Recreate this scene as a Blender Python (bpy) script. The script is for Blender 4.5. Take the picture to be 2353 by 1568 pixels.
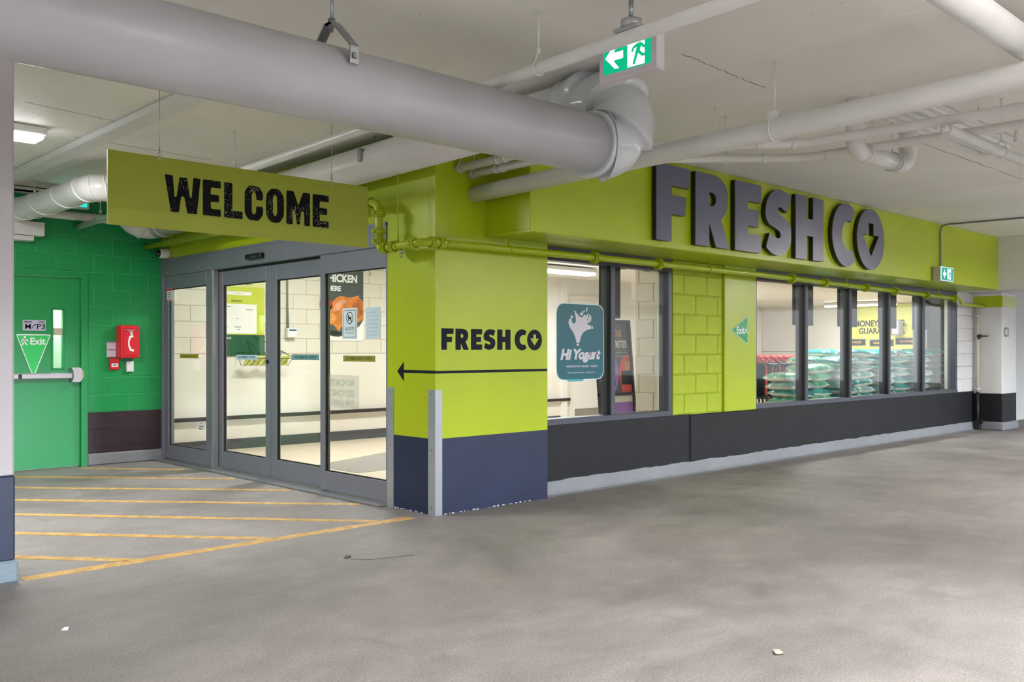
import bpy, bmesh, math, random
from mathutils import Vector, Matrix

# ------------------------------------------------------------------ scene, camera, light
for o in list(bpy.data.objects):
    bpy.data.objects.remove(o, do_unlink=True)
scene = bpy.context.scene
COL = scene.collection
random.seed(7)

cam_d = bpy.data.cameras.new('camera')
cam_d.sensor_width = 36.0
cam_d.lens = 32.52
cam_d.shift_y = 0.00878
cam_d.clip_end = 200
cam = bpy.data.objects.new('camera', cam_d)
cam.location = (-4.456, -5.519, 1.27)
cam.rotation_euler = (math.radians(90), 0, -0.7619)
COL.objects.link(cam)
scene.camera = cam

scene.view_settings.view_transform = 'Standard'
scene.view_settings.look = 'None'
scene.view_settings.gamma = 1
scene.view_settings.use_curve_mapping = False
scene.view_settings.exposure = 1.02

world = bpy.data.worlds.new('world')
scene.world = world
world.use_nodes = True
world.node_tree.nodes['Background'].inputs[0].default_value = (0.93, 0.96, 1.0, 1)
world.node_tree.nodes['Background'].inputs[1].default_value = 0.9

# low daylight entering under the slab edge from the open side of the garage behind the camera
sun_d = bpy.data.lights.new('daylight', 'SUN'); sun_d.energy = .75; sun_d.color = (.74, .87, 1.0); sun_d.angle = math.radians(3.5)
sun = bpy.data.objects.new('daylight', sun_d); COL.objects.link(sun)
sun.rotation_euler = Vector((-.16, .985, -math.tan(math.radians(4.2)))).to_track_quat('-Z', 'Y').to_euler()

# Lamp list: (x, y, z, direction of the tube, length, watts)
GARAGE_LAMPS = [
    (-2.78, 2.12, 2.90, 'x', 1.25, 60, 'lit ceiling lamp half hidden behind the left column'),
    (-6.4, -2.6, 2.90, 'x', 1.25, 70, None),
    (-1.2, -5.2, 2.90, 'x', 1.25, 85, None),
    (5.0, -5.6, 2.90, 'x', 1.25, 105, None),
    (10.2, -4.3, 2.90, 'x', 1.25, 165, None),
    (-6.5, -8.0, 2.90, 'x', 1.25, 85, None),
    (1.0, -9.5, 2.90, 'x', 1.25, 110, None),
]

# ------------------------------------------------------------------ helpers
def lin(c):
    if isinstance(c, str):
        c = [int(c[i:i + 2], 16) / 255 for i in (1, 3, 5)]
        return tuple((v / 12.92 if v <= .04045 else ((v + .055) / 1.055) ** 2.4) for v in c)
    return tuple(c)

MATS = {}
def mat(name, color, rough=.5, metal=0.0, var=0.0, vscale=3.0, bump=0.0, bscale=40.0, emit=0.0, spec=.5, speck=None, speck_scale=40, speck_t=.12):
    if name in MATS:
        return MATS[name]
    m = bpy.data.materials.new(name)
    m.use_nodes = True
    nt = m.node_tree; N = nt.nodes; L = nt.links
    b = N['Principled BSDF']
    c = lin(color)
    b.inputs['Base Color'].default_value = (*c, 1)
    b.inputs['Roughness'].default_value = rough
    b.inputs['Metallic'].default_value = metal
    b.inputs['Specular IOR Level'].default_value = spec
    if emit:
        b.inputs['Emission Color'].default_value = (*c, 1)
        b.inputs['Emission Strength'].default_value = emit
    if var or bump or speck:
        tc = N.new('ShaderNodeTexCoord')
    col = None
    if var:
        n = N.new('ShaderNodeTexNoise'); n.inputs['Scale'].default_value = vscale; n.inputs['Detail'].default_value = 6
        L.new(tc.outputs['Object'], n.inputs['Vector'])
        mr = N.new('ShaderNodeMapRange')
        mr.inputs[1].default_value = .3; mr.inputs[2].default_value = .7
        mr.inputs[3].default_value = 1 - var; mr.inputs[4].default_value = 1 + var
        L.new(n.outputs['Fac'], mr.inputs[0])
        h = N.new('ShaderNodeHueSaturation'); h.inputs['Color'].default_value = (*c, 1)
        L.new(mr.outputs[0], h.inputs['Value'])
        L.new(h.outputs[0], b.inputs['Base Color']); col = h.outputs[0]
    if speck:
        v = N.new('ShaderNodeTexVoronoi'); v.inputs['Scale'].default_value = speck_scale
        L.new(tc.outputs['Object'], v.inputs['Vector'])
        n2 = N.new('ShaderNodeTexNoise'); n2.inputs['Scale'].default_value = speck_scale * .08; n2.inputs['Detail'].default_value = 3
        L.new(tc.outputs['Object'], n2.inputs['Vector'])
        mu = N.new('ShaderNodeMath'); mu.operation = 'MULTIPLY_ADD'
        L.new(n2.outputs['Fac'], mu.inputs[0]); mu.inputs[1].default_value = speck_t * 3; mu.inputs[2].default_value = -speck_t * .9
        lt = N.new('ShaderNodeMath'); lt.operation = 'LESS_THAN'
        L.new(v.outputs['Distance'], lt.inputs[0]); L.new(mu.outputs[0], lt.inputs[1])
        mx = N.new('ShaderNodeMix'); mx.data_type = 'RGBA'
        L.new(lt.outputs[0], mx.inputs['Factor'])
        if col: L.new(col, mx.inputs['A'])
        else: mx.inputs['A'].default_value = (*c, 1)
        mx.inputs['B'].default_value = (*lin(speck), 1)
        L.new(mx.outputs['Result'], b.inputs['Base Color'])
    if bump:
        n = N.new('ShaderNodeTexNoise'); n.inputs['Scale'].default_value = bscale; n.inputs['Detail'].default_value = 5
        L.new(tc.outputs['Object'], n.inputs['Vector'])
        bp = N.new('ShaderNodeBump'); bp.inputs['Strength'].default_value = bump; bp.inputs['Distance'].default_value = .02
        L.new(n.outputs['Fac'], bp.inputs['Height']); L.new(bp.outputs[0], b.inputs['Normal'])
    MATS[name] = m
    return m

def emission(name, color, strength):
    if name in MATS: return MATS[name]
    m = bpy.data.materials.new(name); m.use_nodes = True
    nt = m.node_tree; nt.nodes.remove(nt.nodes['Principled BSDF'])
    e = nt.nodes.new('ShaderNodeEmission'); e.inputs[0].default_value = (*lin(color), 1); e.inputs[1].default_value = strength
    nt.links.new(e.outputs[0], nt.nodes['Material Output'].inputs[0])
    MATS[name] = m; return m

def glass_mat(name, tint):
    if name in MATS: return MATS[name]
    m = bpy.data.materials.new(name); m.use_nodes = True
    nt = m.node_tree; N = nt.nodes; L = nt.links
    N.remove(N['Principled BSDF'])
    t = N.new('ShaderNodeBsdfTransparent'); t.inputs[0].default_value = (*tint, 1)
    g = N.new('ShaderNodeBsdfGlossy'); g.inputs['Roughness'].default_value = .02
    lw = N.new('ShaderNodeLayerWeight'); lw.inputs['Blend'].default_value = .5
    pw = N.new('ShaderNodeMath'); pw.operation = 'POWER'; pw.inputs[1].default_value = 5
    L.new(lw.outputs['Facing'], pw.inputs[0])
    ma = N.new('ShaderNodeMath'); ma.operation = 'MULTIPLY_ADD'; ma.inputs[1].default_value = .9; ma.inputs[2].default_value = .03
    L.new(pw.outputs[0], ma.inputs[0])
    mx = N.new('ShaderNodeMixShader')
    L.new(ma.outputs[0], mx.inputs[0]); L.new(t.outputs[0], mx.inputs[1]); L.new(g.outputs[0], mx.inputs[2])
    L.new(mx.outputs[0], N['Material Output'].inputs[0])
    MATS[name] = m; return m

class B:
    """collects shapes into one bmesh"""
    def __init__(s): s.bm = bmesh.new()
    def _merge(s, other):
        me = bpy.data.meshes.new('tmp'); other.to_mesh(me); other.free()
        s.bm.from_mesh(me); bpy.data.meshes.remove(me); return s
    def box(s, lo, hi, bev=0.0, seg=1, smooth=False):
        b = bmesh.new()
        lo = [min(a, c) for a, c in zip(lo, hi)] if False else lo
        x0, y0, z0 = [min(a, c) for a, c in zip(lo, hi)]; x1, y1, z1 = [max(a, c) for a, c in zip(lo, hi)]
        vs = [b.verts.new(p) for p in ((x0, y0, z0), (x1, y0, z0), (x1, y1, z0), (x0, y1, z0), (x0, y0, z1), (x1, y0, z1), (x1, y1, z1), (x0, y1, z1))]
        for f in ((3, 2, 1, 0), (4, 5, 6, 7), (0, 1, 5, 4), (1, 2, 6, 5), (2, 3, 7, 6), (3, 0, 4, 7)):
            b.faces.new([vs[i] for i in f])
        if bev:
            bmesh.ops.bevel(b, geom=b.edges[:], offset=bev, segments=seg, affect='EDGES', clamp_overlap=True)
        return s._merge(b)
    def quad(s, pts):
        s.bm.faces.new([s.bm.verts.new(p) for p in pts]); return s
    def tube(s, path, r, seg=16, caps=True, closed=False):
        P = [Vector(p) for p in path]; n = len(P)
        R = r if isinstance(r, (list, tuple)) else [r] * n
        tang = []
        for i in range(n):
            if closed: t = P[(i + 1) % n] - P[i - 1]
            elif i == 0: t = P[1] - P[0]
            elif i == n - 1: t = P[-1] - P[-2]
            else: t = (P[i + 1] - P[i]).normalized() + (P[i] - P[i - 1]).normalized()
            tang.append(t.normalized())
        up = Vector((0, 0, 1)) if abs(tang[0].z) < .9 else Vector((1, 0, 0))
        u = tang[0].cross(up).normalized()
        rings = []
        for i in range(n):
            u = (u - tang[i] * u.dot(tang[i])).normalized()
            v = tang[i].cross(u)
            k = 1.0
            if 0 < i < n - 1 and not closed:
                c = (P[i + 1] - P[i]).normalized().dot((P[i] - P[i - 1]).normalized())
                k = 1.0
            rings.append([s.bm.verts.new(P[i] + (u * math.cos(a) + v * math.sin(a)) * R[i] * k) for a in [2 * math.pi * j / seg for j in range(seg)]])
        m = n if closed else n - 1
        for i in range(m):
            a, b = rings[i], rings[(i + 1) % n]
            for j in range(seg):
                f = s.bm.faces.new((a[j], a[(j + 1) % seg], b[(j + 1) % seg], b[j])); f.smooth = True
        if caps and not closed:
            s.bm.faces.new(rings[0][::-1]); s.bm.faces.new(rings[-1])
        return s
    def cyl(s, p0, p1, r, seg=16, r2=None):
        return s.tube([p0, p1], [r, r if r2 is None else r2], seg)
    def ring(s, c, axis, R, r, seg=24, tseg=6, a0=0, a1=2 * math.pi):
        c = Vector(c); ax = Vector(axis).normalized()
        up = Vector((0, 0, 1)) if abs(ax.z) < .9 else Vector((1, 0, 0))
        u = ax.cross(up).normalized(); v = ax.cross(u)
        full = abs(a1 - a0) > 6.28
        k = seg if full else seg + 1
        pts = [c + (u * math.cos(a0 + (a1 - a0) * i / seg) + v * math.sin(a0 + (a1 - a0) * i / seg)) * R for i in range(k)]
        return s.tube(pts, r, tseg, closed=full)
    def prism(s, poly, frame, d0, d1):
        """poly in (u,v); frame=(origin,U,V,N)"""
        o, U, V, Nn = frame
        a = [s.bm.verts.new(o + U * p[0] + V * p[1] + Nn * d0) for p in poly]
        b = [s.bm.verts.new(o + U * p[0] + V * p[1] + Nn * d1) for p in poly]
        n = len(poly)
        s.bm.faces.new(b); s.bm.faces.new(a[::-1])
        for i in range(n):
            s.bm.faces.new((a[i], a[(i + 1) % n], b[(i + 1) % n], b[i]))
        return s
    def ellipsoid(s, c, rx, ry, rz, seg=16, rings=10):
        b = bmesh.new(); bmesh.ops.create_uvsphere(b, u_segments=seg, v_segments=rings, radius=1)
        for v in b.verts: v.co = Vector((c[0] + v.co.x * rx, c[1] + v.co.y * ry, c[2] + v.co.z * rz))
        for f in b.faces: f.smooth = True
        return s._merge(b)
    def mesh(s, name):
        bmesh.ops.recalc_face_normals(s.bm, faces=s.bm.faces[:])
        me = bpy.data.meshes.new(name); s.bm.to_mesh(me); s.bm.free(); return me

def setp(o, label=None, cat=None, group=None, kind=None):
    if label: o['label'] = label
    if cat: o['category'] = cat
    if group: o['group'] = group
    if kind: o['kind'] = kind
    return o

def O(name, geo, m, parent=None, label=None, cat=None, group=None, kind=None):
    me = geo.mesh(name) if isinstance(geo, B) else geo
    mats = m if isinstance(m, (list, tuple)) else [m]
    if not me.materials:
        for x in mats: me.materials.append(x)
    o = bpy.data.objects.new(name, me); COL.objects.link(o)
    if parent is not None:
        o.parent = parent
        if parent.type == 'EMPTY':
            o.matrix_parent_inverse = Matrix.Translation(-Vector(parent.location))
    return setp(o, label, cat, group, kind)

def T(name, label, cat, loc=(0, 0, 0), group=None, kind=None):
    o = bpy.data.objects.new(name, None); o.empty_display_size = .1; COL.objects.link(o); o.location = loc
    return setp(o, label, cat, group, kind)

def copy_tree(o, parent=None):
    c = o.copy(); COL.objects.link(c)
    if parent is not None: c.parent = parent
    for ch in list(o.children): copy_tree(ch, c)
    return c

X = Vector((1, 0, 0)); Y = Vector((0, 1, 0)); Z = Vector((0, 0, 1))
def FY(x, y, z): return (Vector((x, y, z)), X, Z, -Y)      # face looking towards -y
def FX(x, y, z): return (Vector((x, y, z)), -Y, Z, -X)     # face looking towards -x

def arc(cx, cy, rx, ry, a0, a1, n=16):
    return [(cx + rx * math.cos(math.radians(a0 + (a1 - a0) * i / n)), cy + ry * math.sin(math.radians(a0 + (a1 - a0) * i / n))) for i in range(n + 1)]

def bez(p0, p1, p2, p3, n=10):
    r = []
    for i in range(n + 1):
        t = i / n; s = 1 - t
        r.append(tuple(s ** 3 * a + 3 * s * s * t * b + 3 * s * t * t * c + t ** 3 * d for a, b, c, d in zip(p0, p1, p2, p3)))
    return r

def rnd(poly, r, n=4):
    out = []; k = len(poly)
    for i in range(k):
        p = Vector(poly[i]); a = Vector(poly[i - 1]); b = Vector(poly[(i + 1) % k])
        da = (a - p); db = (b - p); q = min(r, da.length * .45, db.length * .45)
        s0 = p + da.normalized() * q; s1 = p + db.normalized() * q
        for j in range(n + 1):
            t = j / n
            v = s0 * (1 - t) ** 2 + p * 2 * t * (1 - t) + s1 * t * t
            out.append((v.x, v.y))
    return out

def rrect(x0, y0, x1, y1, r, n=5): return rnd([(x0, y0), (x1, y0), (x1, y1), (x0, y1)], r, n)

def stroke(path, hw, sub=True):
    P = [Vector(p) for p in path]; n = len(P); Lf = []; Rt = []
    for i in range(n):
        t = (P[min(i + 1, n - 1)] - P[max(i - 1, 0)]).normalized()
        nn = Vector((-t.y, t.x)); w = hw[i] if isinstance(hw, list) else hw
        Lf.append(tuple(P[i] + nn * w)); Rt.append(tuple(P[i] - nn * w))
    return Lf + Rt[::-1]

def curve_to_mesh(cu, name):
    ob = bpy.data.objects.new('tmp', cu)
    me = bpy.data.meshes.new_from_object(ob)
    bpy.data.objects.remove(ob); me.name = name
    return me

def shape(name, outlines, frame, d0, d1, m, parent=None, sx=1.0, sy=1.0, **kw):
    """filled outlines with holes, extruded from d0 to d1 along the frame normal"""
    cu = bpy.data.curves.new(name, 'CURVE'); cu.dimensions = '2D'; cu.fill_mode = 'BOTH'
    for pts in outlines:
        sp = cu.splines.new('POLY'); sp.points.add(len(pts) - 1); sp.use_cyclic_u = True
        for q, p in zip(sp.points, pts): q.co = (p[0] * sx, p[1] * sy, 0, 1)
    cu.extrude = abs(d1 - d0) / 2
    me = curve_to_mesh(cu, name)
    o_, U, V, Nn = frame; mid = (d0 + d1) / 2
    for v in me.vertices:
        c = v.co.copy(); v.co = o_ + U * c.x + V * c.y + Nn * (c.z + mid)
    me.materials.clear()
    return O(name, me, m, parent, **kw)

def text(name, s, frame, w, h, m, parent=None, bold=.02, shear=0.0, d=.002, d0=.002, center=False, spacing=1.0, **kw):
    """words fitted to a w x h box whose lower left corner is the frame origin"""
    cu = bpy.data.curves.new(name, 'FONT'); cu.body = s; cu.size = 1; cu.offset = bold; cu.shear = shear
    cu.extrude = .001; cu.space_character = spacing; cu.resolution_u = 4
    me = curve_to_mesh(cu, name)
    xs = [v.co.x for v in me.vertices]; ys = [v.co.y for v in me.vertices]
    x0, x1, y0, y1 = min(xs), max(xs), min(ys), max(ys)
    o_, U, V, Nn = frame
    for v in me.vertices:
        a = (v.co.x - x0) / (x1 - x0) * w; b = (v.co.y - y0) / (y1 - y0) * h; k = 1 if v.co.z > 0 else 0
        v.co = o_ + U * a + V * b + Nn * (d0 + d * k)
    me.materials.clear()
    return O(name, me, m, parent, **kw)

def bolt(b, p, ax, r=.008, l=.012):
    p = Vector(p); b.cyl(p, p + Vector(ax) * l, r, 6)

ORD = ['zeroth', 'first', 'second', 'third', 'fourth', 'fifth', 'sixth', 'seventh', 'eighth', 'ninth', 'tenth', 'eleventh', 'twelfth', 'thirteenth', 'fourteenth', 'fifteenth', 'sixteenth']
# ------------------------------------------------------------------ materials
LIME = mat('lime_paint', '#a8ba12', .34, var=.05, vscale=1.5, bump=.05, bscale=60, speck='#5d6a14', speck_scale=9, speck_t=.022)
LIME_ROUGH = mat('lime_block_paint', '#a8ba12', .5, var=.06, vscale=6, bump=.35, bscale=120)
LIME_PIPE = mat('lime_pipe_paint', '#9fb010', .3, var=.05)
GREEN = mat('green_paint', '#17924e', .32, var=.04, vscale=2, bump=.08, bscale=70)
GREEN_DOOR = mat('green_door_paint', '#12904b', .32, var=.02)
MAROON = mat('dark_maroon_paint', '#33232a', .4, var=.1, bump=.1, bscale=70)
NAVY = mat('navy_paint', '#1d2745', .42, var=.12, vscale=2.5, bump=.05, speck='#8f98ab', speck_scale=13, speck_t=.03)
BLACKWALL = mat('black_wall_paint', '#15161a', .6, spec=.35, var=.14, vscale=2.5, bump=.22, bscale=22, speck='#0c0c0e', speck_scale=10, speck_t=.05)
COVE = mat('grey_cove_paint', '#828489', .55, var=.08, bump=.3, bscale=50)
COVE_BLUE = mat('blue_grey_cove_paint', '#7f8f9b', .55, var=.08, bump=.3, bscale=50)
WHITEPAINT = mat('white_wall_paint', '#d6d5d3', .45, var=.03, vscale=2, bump=.05, bscale=50, speck='#77756f', speck_scale=10, speck_t=.022)
WHITEBLOCK = mat('white_block_paint', '#d4d3d4', .5, var=.03, bump=.15, bscale=90)
CREAM = mat('cream_block_paint', '#ded8c9', .5, var=.025, bump=.12, bscale=90)
CREAM_S = mat('cream_smooth_paint', '#e2dcd0', .45, var=.02)
INTWHITE = mat('interior_white_paint', '#e6e3de', .5, var=.02)
PIPEW = mat('white_pipe_paint', '#dad9d6', .33, var=.05, vscale=4, bump=.03)
PIPEG = mat('grey_pipe_coating', '#b1b1b5', .36, var=.05, vscale=2, bump=.03, bscale=20)
PVC = mat('glossy_grey_plastic', '#c0c4c6', .12, var=.03)
STEEL = mat('galvanised_steel', '#9a9da0', .35, metal=.9, var=.1)
STAINLESS = mat('brushed_stainless', '#b4b8bf', .33, metal=.6, var=.06, vscale=6)
ALU = mat('grey_anodised_aluminium', '#80828d', .38, metal=.3, var=.03)
ALU_W = mat('grey_window_aluminium', '#4f515b', .42, metal=.25, var=.03)
ALU_L = mat('light_aluminium', '#9b9da1', .35, metal=.5)
BLACK = mat('black_plastic', '#121315', .4)
CHAR = mat('charcoal_panel', '#2e2b29', .6, var=.05)
LETTER = mat('slate_letter_face', '#565970', .32, var=.03, spec=.6)
LETTER_PRINT = mat('navy_black_lettering', '#0c0f20', .6, spec=.2)
SIGNLIME = mat('lime_sign_board', '#949d22', .5, var=.03)
WORN = mat('worn_black_print', '#06070d', .6, spec=.15, speck='#c6c88a', speck_scale=85, speck_t=.25)
WHITE = mat('white_plastic', '#e4e4e2', .4)
WHITEPRINT = mat('white_print', '#eef0ee', .5)
RED = mat('red_enamel', '#d8202e', .35)
DARKRED = mat('dark_red_enamel', '#9a1420', .4)
TEAL = mat('teal_vinyl', '#155f6c', .4, var=.03)
TEAL_L = mat('light_teal_vinyl', '#3fa9b5', .4)
PALEPRINT = mat('pale_lilac_print', '#cfcbd2', .5)
GLASS = glass_mat('clear_glass', (.965, .985, .975))
YELLOW = None
SIGNGREEN = mat('exit_sticker_green', '#2ec860', .4)
SIGNGREEN_D = mat('exit_label_green', '#1a9553', .4)
DARKGREEN = mat('dark_green_board', '#0c4a2c', .5)
GREYPRINT = mat('dark_grey_print', '#2c2e30', .6, spec=.2)
PAPER = mat('pale_blue_paper', '#cfe0e2', .6)
PAPERW = mat('white_paper', '#ecebe6', .6)

def floor_material():
    m = bpy.data.materials.new('worn_concrete'); m.use_nodes = True
    nt = m.node_tree; N = nt.nodes; L = nt.links; b = N['Principled BSDF']
    tc = N.new('ShaderNodeTexCoord')
    def noise(scale, detail=6, rough=.6, dist=0, sc=(1, 1, 1)):
        mp = N.new('ShaderNodeMapping'); mp.inputs['Scale'].default_value = sc
        L.new(tc.outputs['Object'], mp.inputs[0])
        n = N.new('ShaderNodeTexNoise'); n.inputs['Scale'].default_value = scale; n.inputs['Detail'].default_value = detail
        n.inputs['Roughness'].default_value = rough; n.inputs['Distortion'].default_value = dist
        L.new(mp.outputs[0], n.inputs['Vector']); return n
    def ramp(src, a, b_, ca, cb):
        r = N.new('ShaderNodeValToRGB'); e = r.color_ramp.elements
        e[0].position = a; e[1].position = b_; e[0].color = (*ca, 1); e[1].color = (*cb, 1)
        L.new(src, r.inputs[0]); return r
    big = ramp(noise(.55, 8, .62, .6).outputs['Fac'], .35, .66, lin('#7d7876'), lin('#a09b98'))
    mid = ramp(noise(3.2, 8, .65, .3, (1, 1.6, 1)).outputs['Fac'], .3, .62, (.74, .73, .72), (1.04, 1.03, 1.02))
    fine = ramp(noise(95, 4, .7).outputs['Fac'], .3, .68, (.5, .5, .5), (1.32, 1.32, 1.32))
    mx = N.new('ShaderNodeMix'); mx.data_type = 'RGBA'; mx.blend_type = 'MULTIPLY'; mx.inputs['Factor'].default_value = .75
    L.new(big.outputs[0], mx.inputs['A']); L.new(mid.outputs[0], mx.inputs['B'])
    mx2 = N.new('ShaderNodeMix'); mx2.data_type = 'RGBA'; mx2.blend_type = 'MULTIPLY'; mx2.inputs['Factor'].default_value = .8
    L.new(mx.outputs['Result'], mx2.inputs['A']); L.new(fine.outputs[0], mx2.inputs['B'])
    # oily stains with ragged outlines
    st = ramp(noise(1.1, 9, .7, 1.2, (1, .8, 1)).outputs['Fac'], .60, .74, (1, 1, 1), (.62, .60, .58))
    mx3 = N.new('ShaderNodeMix'); mx3.data_type = 'RGBA'; mx3.blend_type = 'MULTIPLY'; mx3.inputs['Factor'].default_value = .7
    L.new(mx2.outputs['Result'], mx3.inputs['A']); L.new(st.outputs[0], mx3.inputs['B'])
    L.new(mx3.outputs['Result'], b.inputs['Base Color'])
    rr = N.new('ShaderNodeMapRange'); rr.inputs[3].default_value = .38; rr.inputs[4].default_value = .62
    L.new(mid.outputs[0], rr.inputs[0]); L.new(rr.outputs[0], b.inputs['Roughness'])
    vo = N.new('ShaderNodeTexVoronoi'); vo.inputs['Scale'].default_value = 55; L.new(tc.outputs['Object'], vo.inputs['Vector'])
    nb = noise(130, 4, .7)
    ad = N.new('ShaderNodeMath'); ad.operation = 'MULTIPLY_ADD'; ad.inputs[1].default_value = .6
    L.new(vo.outputs['Distance'], ad.inputs[0]); L.new(nb.outputs['Fac'], ad.inputs[2])
    bp = N.new('ShaderNodeBump'); bp.inputs['Strength'].default_value = .35; bp.inputs['Distance'].default_value = .012
    L.new(ad.outputs[0], bp.inputs['Height']); L.new(bp.outputs[0], b.inputs['Normal'])
    return m

def ceiling_material():
    m = bpy.data.materials.new('painted_concrete_ceiling'); m.use_nodes = True
    nt = m.node_tree; N = nt.nodes; L = nt.links; b = N['Principled BSDF']
    b.inputs['Roughness'].default_value = .6
    tc = N.new('ShaderNodeTexCoord')
    n = N.new('ShaderNodeTexNoise'); n.inputs['Scale'].default_value = .8; n.inputs['Detail'].default_value = 5
    L.new(tc.outputs['Object'], n.inputs['Vector'])
    r = N.new('ShaderNodeValToRGB'); e = r.color_ramp.elements
    e[0].position = .3; e[1].position = .7; e[0].color = (*lin('#e0ddd6'), 1); e[1].color = (*lin('#eceae5'), 1)
    L.new(n.outputs['Fac'], r.inputs[0])
    sp = N.new('ShaderNodeTexVoronoi'); sp.inputs['Scale'].default_value = 6; L.new(tc.outputs['Object'], sp.inputs['Vector'])
    lt = N.new('ShaderNodeMath'); lt.operation = 'LESS_THAN'; lt.inputs[1].default_value = .035; L.new(sp.outputs['Distance'], lt.inputs[0])
    mx = N.new('ShaderNodeMix'); mx.data_type = 'RGBA'; mx.inputs['B'].default_value = (*lin('#a29d92'), 1)
    L.new(lt.outputs[0], mx.inputs['Factor']); L.new(r.outputs[0], mx.inputs['A'])
    L.new(mx.outputs['Result'], b.inputs['Base Color'])
    nb = N.new('ShaderNodeTexNoise'); nb.inputs['Scale'].default_value = 14; nb.inputs['Detail'].default_value = 6
    L.new(tc.outputs['Object'], nb.inputs['Vector'])
    bp = N.new('ShaderNodeBump'); bp.inputs['Strength'].default_value = .12; bp.inputs['Distance'].default_value = .02
    L.new(nb.outputs['Fac'], bp.inputs['Height']); L.new(bp.outputs[0], b.inputs['Normal'])
    return m

def paint_line_material():
    m = bpy.data.materials.new('worn_yellow_road_paint'); m.use_nodes = True
    nt = m.node_tree; N = nt.nodes; L = nt.links; b = N['Principled BSDF']
    b.inputs['Base Color'].default_value = (*lin('#e0b76e'), 1); b.inputs['Roughness'].default_value = .55
    tc = N.new('ShaderNodeTexCoord')
    n = N.new('ShaderNodeTexNoise'); n.inputs['Scale'].default_value = 9; n.inputs['Detail'].default_value = 8; n.inputs['Roughness'].default_value = .75
    L.new(tc.outputs['Object'], n.inputs['Vector'])
    mr = N.new('ShaderNodeMapRange'); mr.inputs[1].default_value = .36; mr.inputs[2].default_value = .62; mr.inputs[3].default_value = .42; mr.inputs[4].default_value = .88
    L.new(n.outputs['Fac'], mr.inputs[0])
    t = N.new('ShaderNodeBsdfTransparent'); mx = N.new('ShaderNodeMixShader')
    L.new(mr.outputs[0], mx.inputs[0]); L.new(t.outputs[0], mx.inputs[1]); L.new(b.outputs[0], mx.inputs[2])
    L.new(mx.outputs[0], N['Material Output'].inputs[0])
    return m
FLOOR = floor_material(); CEIL = ceiling_material(); YELLOW = paint_line_material()
SEAM_L = mat('light_seam_plaster', '#e2e0da', .7)
SEAM_D = mat('dark_crack', '#8b857a', .8)
TILE = mat('beige_tile', '#d9cbb4', .3, var=.03, vscale=4)
TILE_G = mat('grey_tile', '#8f8b86', .35, var=.04)

ZC = 2.966
# ------------------------------------------------------------------ setting
def struct(name, label, cat, loc=(0, 0, 0)): return T(name, label, cat, loc, kind='structure')

O('floor', B().box((-26, -26, -.3), (32, 14, 0)), FLOOR, label='worn grey concrete floor of the parking garage', cat='floor', kind='structure')
fi = struct('floor_interior', 'beige tiled shop floor with a grey band behind the glass doors', 'floor')
O('tile_field', B().box((.12, .25, .0), (20, 9.3, .004)), TILE, fi)
# grey band lies diagonally across the entrance
band = B(); band.prism([(.95, 3.3), (.95, 2.45), (1.3, 2.45), (3.2, 3.55), (3.6, 4.35)], (Vector((0, 0, 0)), X, Y, Z), .0042, .0062)
O('tile_band', band, TILE_G, fi)

ceil = O('ceiling', B().box((-26, -26, ZC), (32, 14, 3.3)), CEIL, label='pale painted concrete slab ceiling with cracks and seams', cat='ceiling', kind='structure')
def ragged(x0, y0, x1, y1, w, n, jit):
    b = B(); d = Vector((x1 - x0, y1 - y0, 0)); L_ = d.length; d.normalize(); q = Vector((-d.y, d.x, 0)); prev = None
    for i in range(n + 1):
        c = Vector((x0, y0, ZC - .0015)) + d * L_ * i / n + q * random.uniform(-jit, jit)
        ww = w * random.uniform(.25, 1.3)
        cur = (b.bm.verts.new(c + q * ww), b.bm.verts.new(c - q * ww), b.bm.verts.new(c + q * ww + Z * .01), b.bm.verts.new(c - q * ww + Z * .01))
        if prev:
            b.bm.faces.new((prev[0], cur[0], cur[1], prev[1])); b.bm.faces.new((prev[0], prev[2], cur[2], cur[0])); b.bm.faces.new((prev[1], cur[1], cur[3], prev[3]))
        prev = cur
    return b
for (x0, y0, x1, y1) in [(-1.0, -3.2, -.93, .2), (.2, -4.6, .2, -1.7), (1.25, -3.4, 1.22, -1.9), (-2.35, .4, -2.3, 2.8), (2.6, -3.6, 2.6, -1.2), (5.6, -4, 5.7, -.6), (-1.45, .9, -1.5, 3.8), (4.1, -3.5, 4.1, -1.0), (7.4, -4, 7.4, -.6)]:
    O('seam', ragged(x0, y0, x1, y1, .0045, 60, .006), SEAM_L, ceil)
for (x0, y0, x1, y1) in [(-.1, -2.36, .85, -2.32), (2.9, -2.35, 9.5, -2.4), (-2.5, 1.35, -1.7, 1.5), (-1.9, 2.2, -.7, 2.3)]:
    O('crack', ragged(x0, y0, x1, y1, .0035, 40, .01), SEAM_D, ceil)
O('trim_1', B().box((-1.86, -.3, ZC - .055), (-1.70, 5.03, ZC), .008), WHITEPAINT, label='shallow pale ceiling rib running towards the green wall', cat='ceiling rib', kind='structure')

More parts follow.
